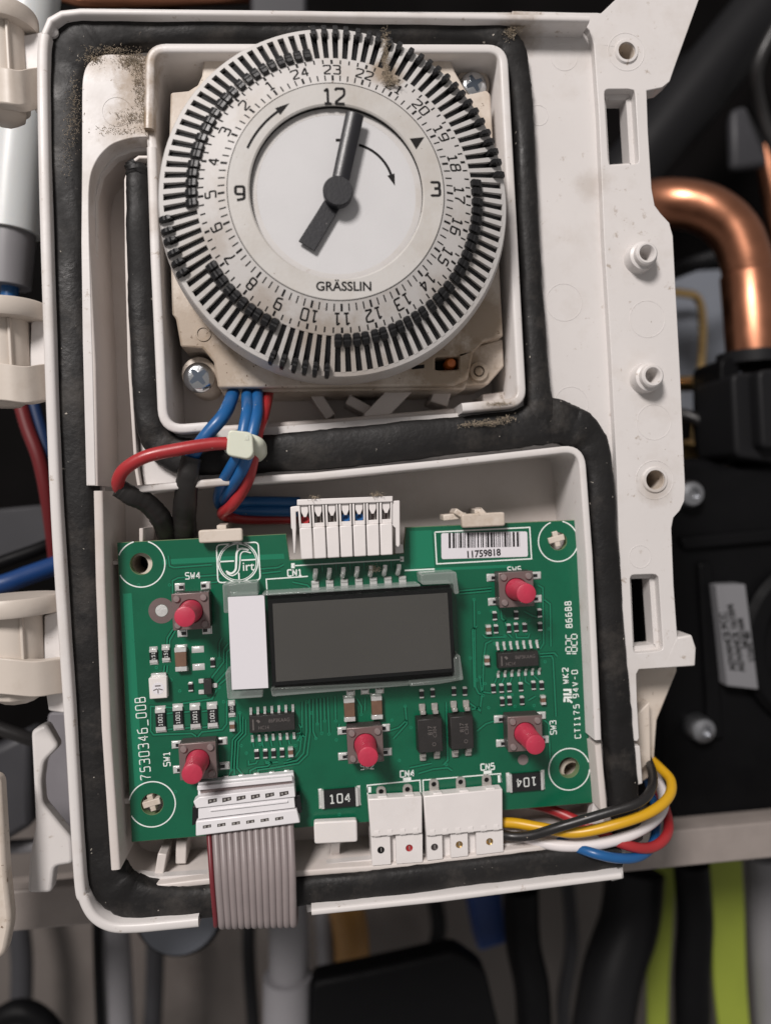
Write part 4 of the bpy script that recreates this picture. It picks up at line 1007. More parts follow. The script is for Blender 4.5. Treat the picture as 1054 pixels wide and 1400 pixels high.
# logic chips
pinm = MB(); pinm.hexa([(-.22, -.75, .02), (.22, -.75, .02), (.22, .0, .02), (-.22, .0, .02)], [(-.22, -.75, .22), (.22, -.75, .22), (.22, -.05, .24), (-.22, -.05, .24)])
pinm.hexa([(-.2, -.18, .15), (.2, -.18, .15), (.2, .55, .62), (-.2, .55, .62)], [(-.2, -.12, .34), (.2, -.12, .34), (.2, .55, .84), (-.2, .55, .84)])
pin_me = shared('pin', pinm, 'solder')
def soic(px, py, wpx, hpx, toppin, botpin, lines):
    a = at(px, py, 1.5)
    w_, h_ = wpx*mmpp(1.5), hpx*mmpp(1.5)
    q = [(-w_/2, -h_/2), (w_/2, -h_/2), (w_/2, h_/2), (-w_/2, h_/2)]; qt = [(x*.985, y*.93) for x, y in q]
    o = inst('integrated_circuit', shared('integrated_circuit', MB().prism(q, .15, 1.55, top=qt), 'chip'), a, AB, board, .05)
    tx = MB()
    for t, x, y, hh in lines: tx.text(t, (x, y), hh, 0, 1.562, xs=.85)
    tx.box((-w_*.41, -h_*.02, 1.557), (.22, h_*.62, .012))
    # maker's small mark
    tx.prism([(-w_*.30+x, h_*.16+y) for x, y in ((0, .3), (.25, .1), (.35, -.1), (.05, -.35), (-.15, -.05), (-.35, .05), (-.2, .25))], 1.551, 1.563)
    inst('marking', shared('marking', tx, 'chipmark', 0), a, AB, o)
    for k in range(7):
        f = k/6
        inst('pin', pin_me, at(toppin[0][0]+(toppin[1][0]-toppin[0][0])*f, toppin[0][1]+(toppin[1][1]-toppin[0][1])*f, .3), AB+pi, o)
        inst('pin', pin_me, at(botpin[0][0]+(botpin[1][0]-botpin[0][0])*f, botpin[0][1]+(botpin[1][1]-botpin[0][1])*f, .3), AB, o)
soic(708.5, 902, 58, 22, ((680, 884), (734, 881)), ((681, 921), (737, 917)), [('86P3KAAG', 1.2, .45, .62), ('HC14', -1.4, -.62, .6)])
soic(372, 989, 62, 24, ((343, 974), (400.5, 969.5)), ((345, 1009), (402, 1005)), [('86P3KAAG', 1.2, .45, .62), ('HC14', -1.4, -.62, .6)])
# optocouplers
olead = MB(); olead.box((0, 0, .3), (1.05, 1.1, .5)); olead.box((0, -.75, .9), (.9, .6, 1.3)); ol_me = shared('lead', olead, 'tin')
def opto(px, py, wpx, hpx, leads):
    a = at(px, py, 2.6); w_, h_ = wpx*mmpp(2.6), hpx*mmpp(2.6)
    q = [(-w_/2, -h_/2), (w_/2, -h_/2), (w_/2, h_/2), (-w_/2, h_/2)]; qt = [(x*.94, y*.95) for x, y in q]
    o = inst('optocoupler', shared('optocoupler', MB().prism(q, .3, 2.7, top=qt), 'chip'), a, AB, board, .12)
    tx = MB(); tx.text('817', (0, .9), .75, pi/2, 2.712); tx.text('C304', (.8, .6), .6, pi/2, 2.712); tx.lathe((.6, -1.5), [(.32, 2.70), (.32, 2.712), (.24, 2.712), (.24, 2.70)], 16, closed=True)
    inst('marking', shared('marking', tx, 'chipmark', 0), a, AB, o)
    for i, (x, y) in enumerate(leads): inst('lead', ol_me, at(x, y, .4), AB+(0 if i < 2 else pi), o, .06)
opto(588, 1006, 36, 49, ((577, 967), (594, 966), (578, 1036), (597, 1033)))
opto(631.5, 1002, 34, 48, ((620, 963), (637, 962), (622, 1031), (640, 1029)))

# ---- push switches
sw_base = shared('push_switch', MB().box((0, 0, 1.55), (5.9, 5.9, 3.1)), 'swbase')
cq = [(-3.0, -3.0), (3.0, -3.0), (3.0, 3.0), (-3.0, 3.0)]
cov = MB(); cov.prism(cq, 2.9, 3.5, holes=[circle((0, 0), 1.95, 28)]); cov_me = shared('metal_cover', cov, 'swcover')
plu = MB().lathe((0, 0), [(1.85, 2.5), (1.85, 3.9), (1.72, 4.1), (1.66, 9.3), (1.58, 9.55), (1.35, 9.65), (0, 9.65)], 36); plu_me = shared('plunger', plu, 'pink', 45)
riv_me = shared('rivet', MB().lathe((0, 0), [(.58, 3.4), (.58, 3.75), (.45, 3.9), (0, 3.92)], 20), 'rivet', 45)
term = MB(); term.box((0, 0, .2), (1.35, 1.05, .3)); fillet_pad(term, (0, 0), .85, .7, .12); term_me = shared('terminal', term, 'solder')
termk = shared('terminal_gap', MB().box((0, 0, .36), (.75, .55, .1)), 'resbody')
def push_switch(px, py, pads, ang):
    a = at(px, py, 3.5); rot = AB+radians(ang)
    o = inst('push_switch', sw_base, a, rot, board, .15)
    inst('metal_cover', cov_me, a, rot, o, .12, 2); inst('plunger', plu_me, a, rot, o)
    for x, y in ((-2.15, -2.15), (2.15, -2.15), (2.15, 2.15), (-2.15, 2.15)):
        inst('rivet', riv_me, (a[0]+x*cos(rot)-y*sin(rot), a[1]+x*sin(rot)+y*cos(rot), 0), rot, o)
    for x, y in pads: t = inst('terminal', term_me, at(x, y, .3), rot, o, .05); inst('terminal_gap', termk, at(x+(2.5 if x < px else -2.5), y, .3), rot, o)
push_switch(261, 836, ((245.5, 803), (281, 801), (249, 866), (283, 862)), 0)
push_switch(706, 806, ((672, 790), (674, 823), (734, 787), (735, 819)), 0)
push_switch(270.5, 1041, ((241, 1019), (304, 1014), (243, 1053), (307, 1048)), 0)
push_switch(499.5, 1019, ((468, 1000), (469, 1035), (527, 996), (529.5, 1029)), 0)
push_switch(718, 1003.5, ((682, 984), (685, 1017), (740.5, 979), (745, 1012)), -1)

# ---- header pins and pads of CN1
pinh = shared('header_pin', MB().tube([(0, -.2, 0), (0, 0, .9), (.15, .9, 1.5), (.2, 1.5, 1.4)], .42, 10), 'solder', 50)
padh = MB(); padh.box((0, 0, .12), (1.3, 1.25, .22)); padh.box((0, .3, .3), (1.2, .45, .3)); padh_me = shared('header_pad', padh, 'solder')
for k in range(7):
    inst('header_pin', pinh, at(430.5+18.8*k, 789-1.0*k, .3), AB, board)
    inst('header_pad', padh_me, at(431+19.9*k, 799-1.1*k, .2), AB, board, .08)
# soldered lugs of CN4 / CN5
lug = MB()
lq = rounded([(-.82, -1.9), (.82, -1.9), (.82, 1.0), (-.82, 1.0)], [0, 0, .8, .8], 5)
lug.prism(lq, .05, .38, holes=[circle((0, .1), .44, 14)]); lug_me = shared('terminal_lug', lug, 'tin')
lugh = shared('lug_hole', MB().lathe((0, 0), [(.43, .06), (.43, .2), (0, .2)], 14), 'slot')
for x, y in ((521, 1083), (557, 1080), (593, 1073), (629.5, 1070), (665, 1067)):
    o = inst('terminal_lug', lug_me, at(x, y, .2), AB, board)
    inst('lug_hole', lugh, (P(x, y, .2)[0]-.1*sin(AB), P(x, y, .2)[1]+.1*cos(AB), 0), AB, o)

# ---- display module: holder, glass, dark cell, white strip
LW = 5.2
disp = mk('display_module', MB().prism(inset_poly(PP([(362, 815), (621, 800), (630, 931), (370, 952)], LW), .25), 1.2, LW-2.6), 'slot', board)
def quad_prism(name, pts, w0, w1, mname, bev=0.0, par=None): return mk(name, MB().prism(PP(pts, w1), w0, w1), mname, par or disp, bev)
quad_prism('lcd_border', [(366, 820), (617.5, 804), (621.5, 918.5), (372.5, 938)], LW-2.4, LW-.42, 'lcdedge')
quad_prism('lcd_panel', [(372.6, 825.5), (611.5, 810.5), (617.5, 914), (377.5, 932.5)], LW-1, LW-.38, 'lcd')
quad_prism('lcd_glass', [(361, 814), (623, 799), (628, 934), (368.5, 945)], LW-.33, LW, 'glass', .1)
quad_prism('white_strip', [(311.5, 817), (361.5, 814.5), (367, 941), (317, 943.5)], LW-1.4, LW-.2, 'paper', .05)
def clear_clip(pts, w1, name='clear_holder'):
    o = quad_prism(name, pts, 0.1, w1, 'clear', .25); return o
clear_clip([(304, 799), (352, 796), (353, 814), (312, 816), (314, 838), (306, 839)], LW-.6)
clear_clip([(308, 919), (315, 919), (317, 945), (360, 943), (359, 954), (311, 957)], LW-.6)
clear_clip([(575, 785), (624, 782), (628, 812), (622, 813), (620, 798), (577, 800)], LW+.3)
clear_clip([(620, 900), (629, 896), (634, 930), (600, 936), (560, 939), (560, 934), (622, 928)], LW-.2)
clear_clip([(358, 812), (575, 799), (575, 802), (360, 815)], LW+.1, 'clear_frame')
clear_clip([(370, 941), (560, 934), (560, 938), (372, 953)], LW-.8, 'clear_frame')
# little black pegs seen through the frame
for x, y in ((421, 814), (432, 813), (473, 811), (483, 811), (493, 810), (542, 807), (552, 806)):
    mk('peg', MB().lathe(P(x, y, LW), [(.14, LW-.3), (.14, LW+.16), (0, LW+.16)], 10), 'slot', disp)

# ---- barcode sticker
st = mk('barcode_sticker', MB().prism(rounded(PP([(603, 729), (720.5, 726.5), (721.5, 761), (603.5, 764.5)]), .35, 3), .05, .10), 'paper', board)
bc = MB(); rnd = random.Random(11); x = 613.0
e0 = Vector(P(613, 728.8)); e1 = Vector(P(710, 727.2)); f0 = Vector(P(613.2, 749.5)); f1 = Vector(P(710.5, 747.5))
tt = 0.0
while tt < 1.0:
    wd = rnd.choice((.011, .011, .02, .03)); w2 = min(1.0, tt+wd)
    q = [f0.lerp(f1, tt), f0.lerp(f1, w2), e0.lerp(e1, w2), e0.lerp(e1, tt)]
    bc.add([(p.x, p.y, .106) for p in q], [(0, 1, 2, 3)]); tt = w2+rnd.choice((.010, .011, .018, .026))
bc.text('11759818', P(661.5, 756.3), 9.4*mmpp(), AB+radians(1), .106, bold=.03, xs=.92)
mk('barcode_print', bc, 'ink', st, smooth=0)

# moulded sockets seen through the two open fixing holes
for x, y in ((193, 771), (778, 1050)):
    c = P(x, y, -3.5)
    mk('pin_socket', MB().lathe(c, [(2.3, FLOOR_B), (2.3, -1.8), (1.55, -1.8), (1.3, FLOOR_B+.5), (2.2, FLOOR_B+.5)], 32, closed=True), 'cream', door)
    mk('socket_bottom', MB().lathe(c, [(1.5, FLOOR_B), (1.5, FLOOR_B+.6), (0, FLOOR_B+.6)], 24), 'slot', door)
# ================================================================== PLUGS
# seven-way plug in the notch at the top of the board
WP = 6.0
p1 = thing('wire_connector', (*P(475, 766, 0), -1.5), 'white seven-way plug with red and blue wires in the board notch', 'connector')
def lerp2(a, b, t): return (a[0]+(b[0]-a[0])*t, a[1]+(b[1]-a[1])*t)
TLc, TRc, MLc, MRc, BLc, BRc = (406, 686), (537, 680), (408.5, 722), (537, 715), (411, 765), (538, 758.5)
for k in range(7):
    a, b = k/7+.006, (k+1)/7-.006
    # smooth lower block
    q = [lerp2(MLc, MRc, a), lerp2(MLc, MRc, b), lerp2(BLc, BRc, b), lerp2(BLc, BRc, a)]
    o = mk('contact_cell', MB().prism([P(x, y, WP) for x, y in q][::-1], -1.2, WP), 'plug', p1, .18)
    # frame walls left, right, sill and tongue of the wire chamber
    g = (b-a)
    for s0, s1 in ((a, a+g*.17), (b-g*.13, b)):
        q = [lerp2(TLc, TRc, s0), lerp2(TLc, TRc, s1), lerp2(MLc, MRc, s1), lerp2(MLc, MRc, s0)]
        mk('chamber_wall', MB().prism([P(x, y, WP-.3) for x, y in q][::-1], -1, WP-.3), 'plug', o, .1)
    up = lambda t, f: lerp2(lerp2(TLc, TRc, t), lerp2(MLc, MRc, t), f)
    q = [up(a+g*.22, .0), up(b-g*.18, .0), up(b-g*.2, .40), up(a+g*.62, .60), up(a+g*.42, .60), up(a+g*.24, .40)]
    mk('tongue', MB().prism([P(x, y, WP-.6) for x, y in q][::-1], 1.0, WP-.6), 'plug', o, .08)
    q = [up(a+g*.1, .84), up(b-g*.1, .84), up(b-g*.1, 1.0), up(a+g*.1, 1.0)]
    mk('chamber_sill', MB().prism([P(x, y, WP-.4) for x, y in q][::-1], -1, WP-.4), 'plug', o, .08)
    c = P(*up((a+b)/2, .70), 4.2)
    col = {0: 'red', 3: 'blue', 4: 'blue'}.get(k)
    if col:
        mk('wire_end', MB().lathe(c, [(.72, 2.0), (.72, 4.6), (.36, 4.6), (.36, 4.0), (.0, 4.0)], 18), col, o)
    else:
        for s_ in (-.28, .28): mk('spring_contact', MB().box((c[0]+s_*1.3, c[1], 2.6), (.14, 1.2, 3.0)), 'tin', o)
    mk('chamber_back', MB().box((c[0], c[1], 2.4), (1.7, 2.6, 1.6), AB), 'rivet', o)
mk('top_bar', MB().prism(PP([(406, 683), (537, 678), (537, 686), (406, 691)], WP), 0.5, WP-.1), 'plug', p1, .12)
for pts in ([(397, 693), (410, 691), (410, 699), (404.5, 700), (405, 722), (404, 757), (401.5, 757), (399.5, 724), (398, 722)], [(535, 685), (546.5, 684), (547, 745), (544.5, 749), (541.5, 746), (541, 722), (535, 718)]):
    mk('side_latch', MB().prism(PP(pts, WP-.6)[::-1], 2.5, WP-.6), 'plug', p1, .15)
mk('foot', MB().prism(PP([(540, 745), (551, 744), (552, 756), (541, 757)], 1.5), -1, 1.5), 'plug', p1, .12)

# two-way and three-way plugs on the lower edge
def low_plug(TL, TR, ML, MR, BL, BR, n, cols, label):
    WPp = 2.6
    t = thing('wire_connector', (*P((BL[0]+BR[0])/2, BL[1], 0), -1), label, 'connector', 'white plugs on the lower edge of the board')
    q = [TL, TR, MR, ML]
    mk('housing', MB().prism([P(x, y, WPp) for x, y in q][::-1], 0.3, WPp), 'plug', t, .2, 2)
    # keys along the top edge, moulded teeth at the break
    for k in range(n*2):
        f = (k+.5)/(n*2); c = P(*lerp2(ML, MR, f), WPp)
        mk('moulded_tooth', MB().hexa([(c[0]-.75, c[1]-.1, WPp-.9), (c[0]+.75, c[1]-.1, WPp-.9), (c[0]+.9, c[1]+1.7, WPp-.25), (c[0]-.9, c[1]+1.7, WPp-.25)],
                                     [(c[0]-.55, c[1]-.05, WPp-.05), (c[0]+.55, c[1]-.05, WPp-.05), (c[0]+.35, c[1]+.9, WPp+.08), (c[0]-.35, c[1]+.9, WPp+.08)]), 'plug', t, .1)
    for k in range(n+1):
        f = min(.97, max(.03, k/n)); c = P(*lerp2(TL, TR, f), WPp-.2)
        if k < n: c2 = P(*lerp2(TL, TR, (k+.5)/n), WPp-.3); mk('key', MB().box((c2[0]+.2, c2[1]+.1, WPp-.9), (1.6, .5, 1.2), AB), 'plug', t, .12)
    WB = 2.0
    mk('plug_body', MB().prism([P(x, y, WB-1.2) for x, y in (ML, MR, BR, BL)][::-1], -5, WB-1.2), 'plug', t, .15)
    for k in range(n):
        a, b = k/n+(.012 if k else 0), (k+1)/n-.13 if k < n-1 else 1.0
        if k: a = k/n-.02
        q = [lerp2(ML, MR, a), lerp2(ML, MR, b), lerp2(BL, BR, b), lerp2(BL, BR, a)]
        loop = [P(x, y, WB) for x, y in q][::-1]
        c = P(*lerp2(lerp2(ML, MR, (a+b)/2), lerp2(BL, BR, (a+b)/2), .48), WB)
        o = mk('contact_cell', MB().prism(loop, -4, WB, holes=[circle(c, .62, 20)]), 'plug', t, 0)
        mk('probe_hole', MB().lathe(c, [(.62, WB-1.6), (.60, WB-.05), (.40, WB-.25), (.0, WB-.25)], 20), cols[k], o)
        mk('contact', MB().box((c[0]+.05, c[1], WB-.2), (.12, .6, .2)), 'tin', o)
low_plug((503, 1093), (577, 1089), (507, 1145), (577.5, 1140), (509, 1184), (577.5, 1179), 2, ('slot', 'red'), 'white two-way plug beside the three-way plug on the board')
low_plug((579, 1089), (687, 1079), (583, 1144), (687.5, 1135), (584, 1177), (688, 1165), 3, ('swbase', 'brass', 'brass'), 'white three-way plug with black and yellow wires behind it')

# ribbon-cable socket
rc = thing('ribbon_connector', (*P(338, 1140, 0), 0), 'white ribbon cable connector with twelve contact windows', 'connector')
WQ = 3.8
def rq(x, y): return P(x, y, WQ)
RT = [(268.5, 1076), (401, 1063), (408, 1128), (267.5, 1144)]
def rl(s_, t): return lerp2(lerp2(RT[0], RT[1], s_), lerp2(RT[3], RT[2], s_), t)
def rpoly(pts): return [P(*rl(a, b), WQ) for a, b in pts][::-1]
mk('socket_base', MB().prism(rpoly([(0, .0), (1, .0), (1, 1), (0, 1)]), .2, 1.9), 'idc', rc, .15)
mk('upper_strip', MB().prism(rpoly([(0.0, .03), (.985, .03), (.985, .12), (0, .12)]), 1.7, WQ-.9), 'idc', rc, .1)
mk('upper_bar', MB().prism(rpoly([(-.03, .30), (.03, .22), (1.0, .20), (1.0, .42), (0.0, .44)]), 1.7, WQ-.05), 'idc', rc, .12)
mk('bridge', MB().prism(rpoly([(0.02, .44), (.985, .42), (.985, .66), (0.02, .68)]), 1.7, WQ-.35), 'idc', rc, .1)
mk('rib', MB().prism(rpoly([(.14, .50), (.92, .485), (.92, .525), (.14, .54)]), 1.7, WQ-.1), 'idc', rc, .08)
mk('lower_bar', MB().prism(rpoly([(0.0, .70), (1.0, .68), (1.02, .97), (-.0, 1.0)]), 1.6, WQ), 'idc', rc, .2)
for s_ in (-.045, 1.0):
    mk('side_spring', MB().prism(rpoly([(s_, .44), (s_+.045, .43), (s_+.045, .80), (s_, .82)]), 1.0, WQ-.9), 'black', rc, .1)
for k in range(6):
    mk('contact_window', MB().prism(rpoly([(.12+.145*k, .285), (.21+.145*k, .275), (.21+.145*k, .345), (.12+.145*k, .375)]), WQ-.2, WQ-.03), 'swbase', rc)
    mk('contact_window', MB().prism(rpoly([(.07+.142*k, .80), (.15+.142*k, .79), (.15+.142*k, .85), (.07+.142*k, .86)]), WQ-.2, WQ+.02), 'swbase', rc)
    for i, (a, b) in enumerate(((.135, .29), (.175, .285))): mk('contact_tip', MB().prism(rpoly([(a+.145*k, b+.015), (a+.02+.145*k, b+.012), (a+.02+.145*k, b+.05), (a+.145*k, b+.055)]), WQ-.1, WQ-.01), 'tin', rc)
    for i, a in enumerate((.08, .12)): mk('contact_tip', MB().prism(rpoly([(a+.142*k, .81), (a+.02+.142*k, .807), (a+.02+.142*k, .845), (a+.142*k, .85)]), WQ-.1, WQ+.04), 'tin', rc)
    x, y = rl(.15+.158*k, -.10); mk('solder_tail', MB().box((*P(x, y, .4), .35), (.95, 1.0, .6), AB), 'solder', rc, .1)
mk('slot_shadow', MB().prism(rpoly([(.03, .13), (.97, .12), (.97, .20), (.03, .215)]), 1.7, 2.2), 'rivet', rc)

# ribbon cable: strands side by side, falling out of the door and turning back under it
rb = thing('ribbon_cable', P3(345, 1270, 0), 'flat grey ribbon cable with one dark red edge strand leaving the socket', 'ribbon cable')
NR = 13
for k in range(NR):
    f = (k+.5)/NR
    a = lerp2((281, 1138), (401, 1124), f); b = lerp2((285, 1200), (404, 1192), f); c = lerp2((290, 1256), (405, 1254), f); d = lerp2((291, 1266), (406, 1263), f)
    r = 0.66 if k else 0.42
    A3 = (*P(*a, 2.2), 2.2); B3 = (*P(*b, 5.2), 5.2); C3 = (*P(*c, 4.6), 4.6)
    D3 = (*P(*d, 3.0), 3.0); E3 = (D3[0]+.1, D3[1]-.15, .2); F3 = (D3[0]+.1, D3[1]+.5, -4.0); G3 = (D3[0]+.2, D3[1]+1.0, -24.0)
    pth = smooth_path([A3, B3, C3, D3, E3, F3, G3], 6)
    mk('strand', MB().tube(pth, r, 10), 'ribbonred' if k == 0 else 'ribbon', rb, smooth=60)

# ================================================================== WIRES
def wire(pts, rpx, mname, label, name='wire', cat='wire', group=None, n=12, per=10, end=None):
    """pts: (px, py, w)"""
    q = [P3(*p) for p in pts]
    r = rpx*mmpp(pts[0][2])
    return mk(name, MB().tube(smooth_path(q, per), r, n), mname, None, smooth=60, label=label, cat=cat, group=group)
# timer leads, upper left
wire([(322, 520, -6), (318, 540, 0), (306, 567, 5.5), (284, 593, 6.2), (266, 618, 5.2), (258, 640, 3.5)], 8.6, 'blue', 'blue wire running from the timer into the upright black sleeve')
wire([(320, 606, 7.2), (290, 607, 7.6), (245, 614, 8.0), (200, 624, 8.0), (172, 640, 7.4), (162, 656, 6.4), (164, 668, 5.0), (180, 678, 4.0), (196, 685, 2.9)], 8.8, 'red', 'thick red wire looping over the gasket into the slanting black sleeve')
wire([(340, 515, -6), (338, 540, 0), (338, 562, 6), (333, 590, 8), (329, 616, 7.5), (316, 640, 5.5), (305, 660, 2.5), (299, 682, -2), (308, 695, -5.5), (340, 698, -6.5), (408, 699, -5)], 7.6, 'blue', 'blue wire on the left of the pair held in the cable tie', group='blue wires through the cable tie')
wire([(353, 515, -6), (352, 540, 0), (351, 565, 6), (345, 592, 8), (340, 618, 7.8), (331, 642, 6.2), (318, 664, 3.2), (307, 682, -1), (316, 688, -5), (345, 686, -6.5), (410, 687, -5)], 7.6, 'blue', 'blue wire on the right of the pair held in the cable tie', group='blue wires through the cable tie')
wire([(368, 515, -7), (366, 540, -2), (360, 568, 4), (352, 592, 6.5), (347, 622, 6.5), (341, 650, 5), (331, 672, 3), (316, 692, 1), (304, 702, -3), (318, 708, -6), (350, 710, -7.5), (406, 709, -6.5)], 7.4, 'red', 'red wire curving under the blue pair below the cable tie')
def sleeve(pts, halfs, label):
    q = smooth_path([(*P3(*p), h*mmpp(p[2])) for p, h in zip(pts, halfs)], 8)
    rr_ = [a[3]*(1+random.uniform(-.035, .035)) for a in q]
    t = thing('wire_sleeve', q[-1][:3], label, 'sleeve', 'black sleeves over the timer leads')
    mk('sleeve_tube', MB().tube([a[:3] for a in q], rr_, 16, flat=.8), 'sleeve', t, smooth=60)
    a, b = Vector(q[0][:3]), Vector(q[1][:3]); d = (a-b).normalized()
    mk('sleeve_mouth', MB().tube([a-d*.5, a+d*.28], [q[0][3]*1.0, q[0][3]*1.06], 16, flat=.8), 'sleeve', t, smooth=0)
sleeve([(164, 668, 5.0), (180, 678, 4.2), (200, 687, 2.5), (218, 706, 0), (229, 728, -3), (236, 750, -5)], [12.5, 13.5, 13.5, 14, 15, 15], 'black sleeve slanting down from the red wire to the board')
sleeve([(262, 627, 5.0), (257, 650, 4.5), (254, 680, 2), (252, 705, -1), (252, 735, -4), (252, 755, -6)], [13.5, 14.5, 15.5, 16, 17, 17], 'upright black sleeve passing behind the top edge of the board')
# cable tie: head, strap round the bundle and tail stub
tie = thing('cable_tie', P3(330, 628, 8), 'pale translucent nylon cable tie clamping the timer wires', 'cable tie')
q = rounded(PP([(312, 587), (345, 591), (347, 620), (340, 628), (309, 622)], 11.5), .8, 4)
mk('tie_head', MB().prism(q, 7.2, 11.5), 'nylon', tie, .45, 3)
q = PP([(335, 594), (340, 594), (341, 602), (334, 602)], 11.6); mk('tie_slot', MB().prism(q, 11.3, 11.56), 'nylon', tie, .1)
loop = [P3(x, y, w) for x, y, w in ((322, 600, 8.5), (350, 606, 9.2), (357, 618, 7), (352, 626, 4.5), (330, 622, 3.2), (312, 614, 5.5))]
mk('tie_strap', MB().tube(smooth_path(loop, 8, closed=True)+[loop[0]], 1.15, 8, flat=.6), 'nylon', tie, smooth=50)
# bundle at the lower right
g2 = 'wires leaving the lower right of the board'
wire([(680, 1140, 1), (700, 1144, 1.5), (728, 1142, 3), (768, 1130, 5), (828, 1112, 6.5), (872, 1098, 6.5), (890, 1080, 4), (892, 1058, -1), (884, 1035, -7)], 6.6, 'blackpvc', 'black wire lying over the yellow wire at the board corner', group=g2)
wire([(680, 1125, 0), (705, 1126, .5), (740, 1132, 2), (787, 1139, 4), (844, 1127, 5.5), (890, 1110, 5), (914, 1090, 2.5), (917, 1068, -1), (902, 1050, -5), (886, 1036, -9)], 7.2, 'yellow', 'yellow wire bulging round the door edge at lower right', group=g2)
wire([(690, 1130, -3), (722, 1147, 0), (768, 1157, 2), (825, 1153, 3), (874, 1136, 2.5), (903, 1112, -1), (906, 1085, -5), (890, 1050, -10)], 7.6, 'whitepvc', 'white wire curving under the yellow wire', group=g2)
wire([(720, 1098, -5), (756, 1108, -4), (800, 1128, -1), (848, 1153, 3.2), (886, 1160, 2.5), (910, 1145, 0), (913, 1120, -5), (900, 1080, -10), (885, 1050, -14)], 7.0, 'red', 'red wire emerging from beneath the board and looping back', group=g2)
wire([(740, 1142, -3), (785, 1158, 2), (815, 1168, 4.6), (845, 1174, 4.6), (872, 1172, 3), (891, 1157, 0), (897, 1128, -6), (893, 1090, -11), (880, 1050, -15)], 6.6, 'blue', 'blue wire lowest of the bundle against the rail', group=g2)
# ================================================================== BOILER BEHIND AND AROUND THE DOOR
def sheet(name, px, w0, w1, mname, label, cat, bev=.5, group=None, kind=None, par=None):
    return mk(name, MB().prism(PP(px, w1), w0, w1), mname, par, bev, label=label, cat=cat, group=group, kind=kind)
# boiler interior, casing shade put into its dark colour, and the wall below
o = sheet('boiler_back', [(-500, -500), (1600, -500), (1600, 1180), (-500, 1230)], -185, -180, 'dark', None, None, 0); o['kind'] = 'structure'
o = sheet('back_wall', [(-600, 1130), (1700, 1080), (1700, 1900), (-600, 1900)], -160, -150, 'wall', None, None, 0); o['kind'] = 'structure'
# rail below the door: a folded sheet-metal channel
ra = [P3(-260, 1262, -26), P3(1320, 1080, -26)]
rail = thing('sheet_metal_rail', P3(527, 1230, -26), 'grey painted sheet metal rail crossing under the door', 'rail')
tA, tB, bA, bB = P(-260, 1245, -24), P(1320, 1100, -24), P(-260, 1302, -24), P(1320, 1148, -24)
mk('rail_face', MB().prism([bA, bB, tB, tA], -25.5, -24), 'galv', rail, .4)
tA2, tB2 = P(-260, 1215, -24), P(1320, 1060, -24)
mk('rail_ledge', MB().hexa([(tA[0], tA[1]-.2, -25.6), (tB[0], tB[1]-.2, -25.6), (tB[0], tB[1]-1.5, -25.6), (tA[0], tA[1]-1.5, -25.6)], [(tA[0], tA[1]-.2, -28), (tB[0], tB[1]-.2, -28), (tB[0], tB[1]-1.5, -28), (tA[0], tA[1]-1.5, -28)]), 'galv', rail, .2)
mk('rail_lip', MB().hexa([(*bA, -25.4), (*bB, -25.4), (bB[0], bB[1]+1.2, -25.4), (bA[0], bA[1]+1.2, -25.4)], [(bA[0], bA[1], -45), (bB[0], bB[1], -45), (bB[0], bB[1]+1.2, -45), (bA[0], bA[1]+1.2, -45)]), 'galv', rail, .2)

def pipe(pts, rpx, mname, label, name='pipe', cat='pipe', n=28, group=None, rings=()):
    q = [P3(*p) for p in pts]; r = rpx*mmpp(pts[len(pts)//2][2])
    return mk(name, MB().tube(smooth_path(q, 8), r, n), mname, None, smooth=60, label=label, cat=cat, group=group)
# --- right side
cop = thing('copper_pipe', P3(1040, 500, -60), 'shiny copper pipe elbow bending down beside the door', 'pipe')
cq_ = [P3(*p) for p in ((800, 300, -85), (860, 283, -72), (915, 278, -62), (962, 285, -58), (998, 310, -56), (1018, 350, -55), (1028, 410, -55), (1034, 500, -55))]
mk('elbow', MB().tube(smooth_path(cq_, 8), 35*mmpp(-57), 36), 'copper', cop, smooth=60)
a, b = Vector(P3(1023, 372, -55)), Vector(P3(1032, 486, -55))
mk('socket', MB().tube([a, a+(b-a)*.03, b], [36*mmpp(-55), 38.5*mmpp(-55), 38.5*mmpp(-55)], 36), 'copper', cop, smooth=40)
sheet('sheet_metal', [(915, 372), (1010, 366), (1014, 566), (922, 572)], -112, -110, 'bluegrey', 'blue grey metal sheet behind the copper pipe', 'sheet metal')
pipe([(840, 262, -100), (900, 190, -98), (980, 90, -96), (1080, -30, -94)], 44, 'darkgrey', 'thick dark grey hose slanting at the upper right corner', 'hose', 'hose')
pipe([(1060, -40, -130), (1000, 60, -128), (900, 140, -126), (880, 260, -125)], 30, 'fan', 'dark grey hose behind the slanting hose', 'hose', 'hose')
sheet('steel_bracket', [(1000, 148), (1020, 142), (1046, 190), (1052, 225), (1002, 230)], -100, -96, 'dim', 'small grey steel bracket seen in the dark beside the hose', 'bracket', 1.5)
hq = smooth_path([P3(*p) for p in ((860, 395, -88), (905, 378, -86), (950, 360, -84), (1000, 345, -84))], 16)
mk('ribbed_hose', MB().tube(hq, [(10+1.6*(k % 2))*mmpp(-86) for k in range(len(hq))], 16), 'darkgrey', None, smooth=30, label='dark ribbed hose behind the copper elbow', cat='hose')
pipe([(900, 526, -70), (960, 524, -70), (1000, 528, -70)], 11, 'brass', 'thin brass rod below the copper pipe', 'rod', 'rod')
sheet('brass_fitting', [(918, 602), (958, 600), (975, 622), (962, 650), (920, 652)], -80, -72, 'brass', 'dull brass fitting low beside the flange', 'fitting', 1.5)
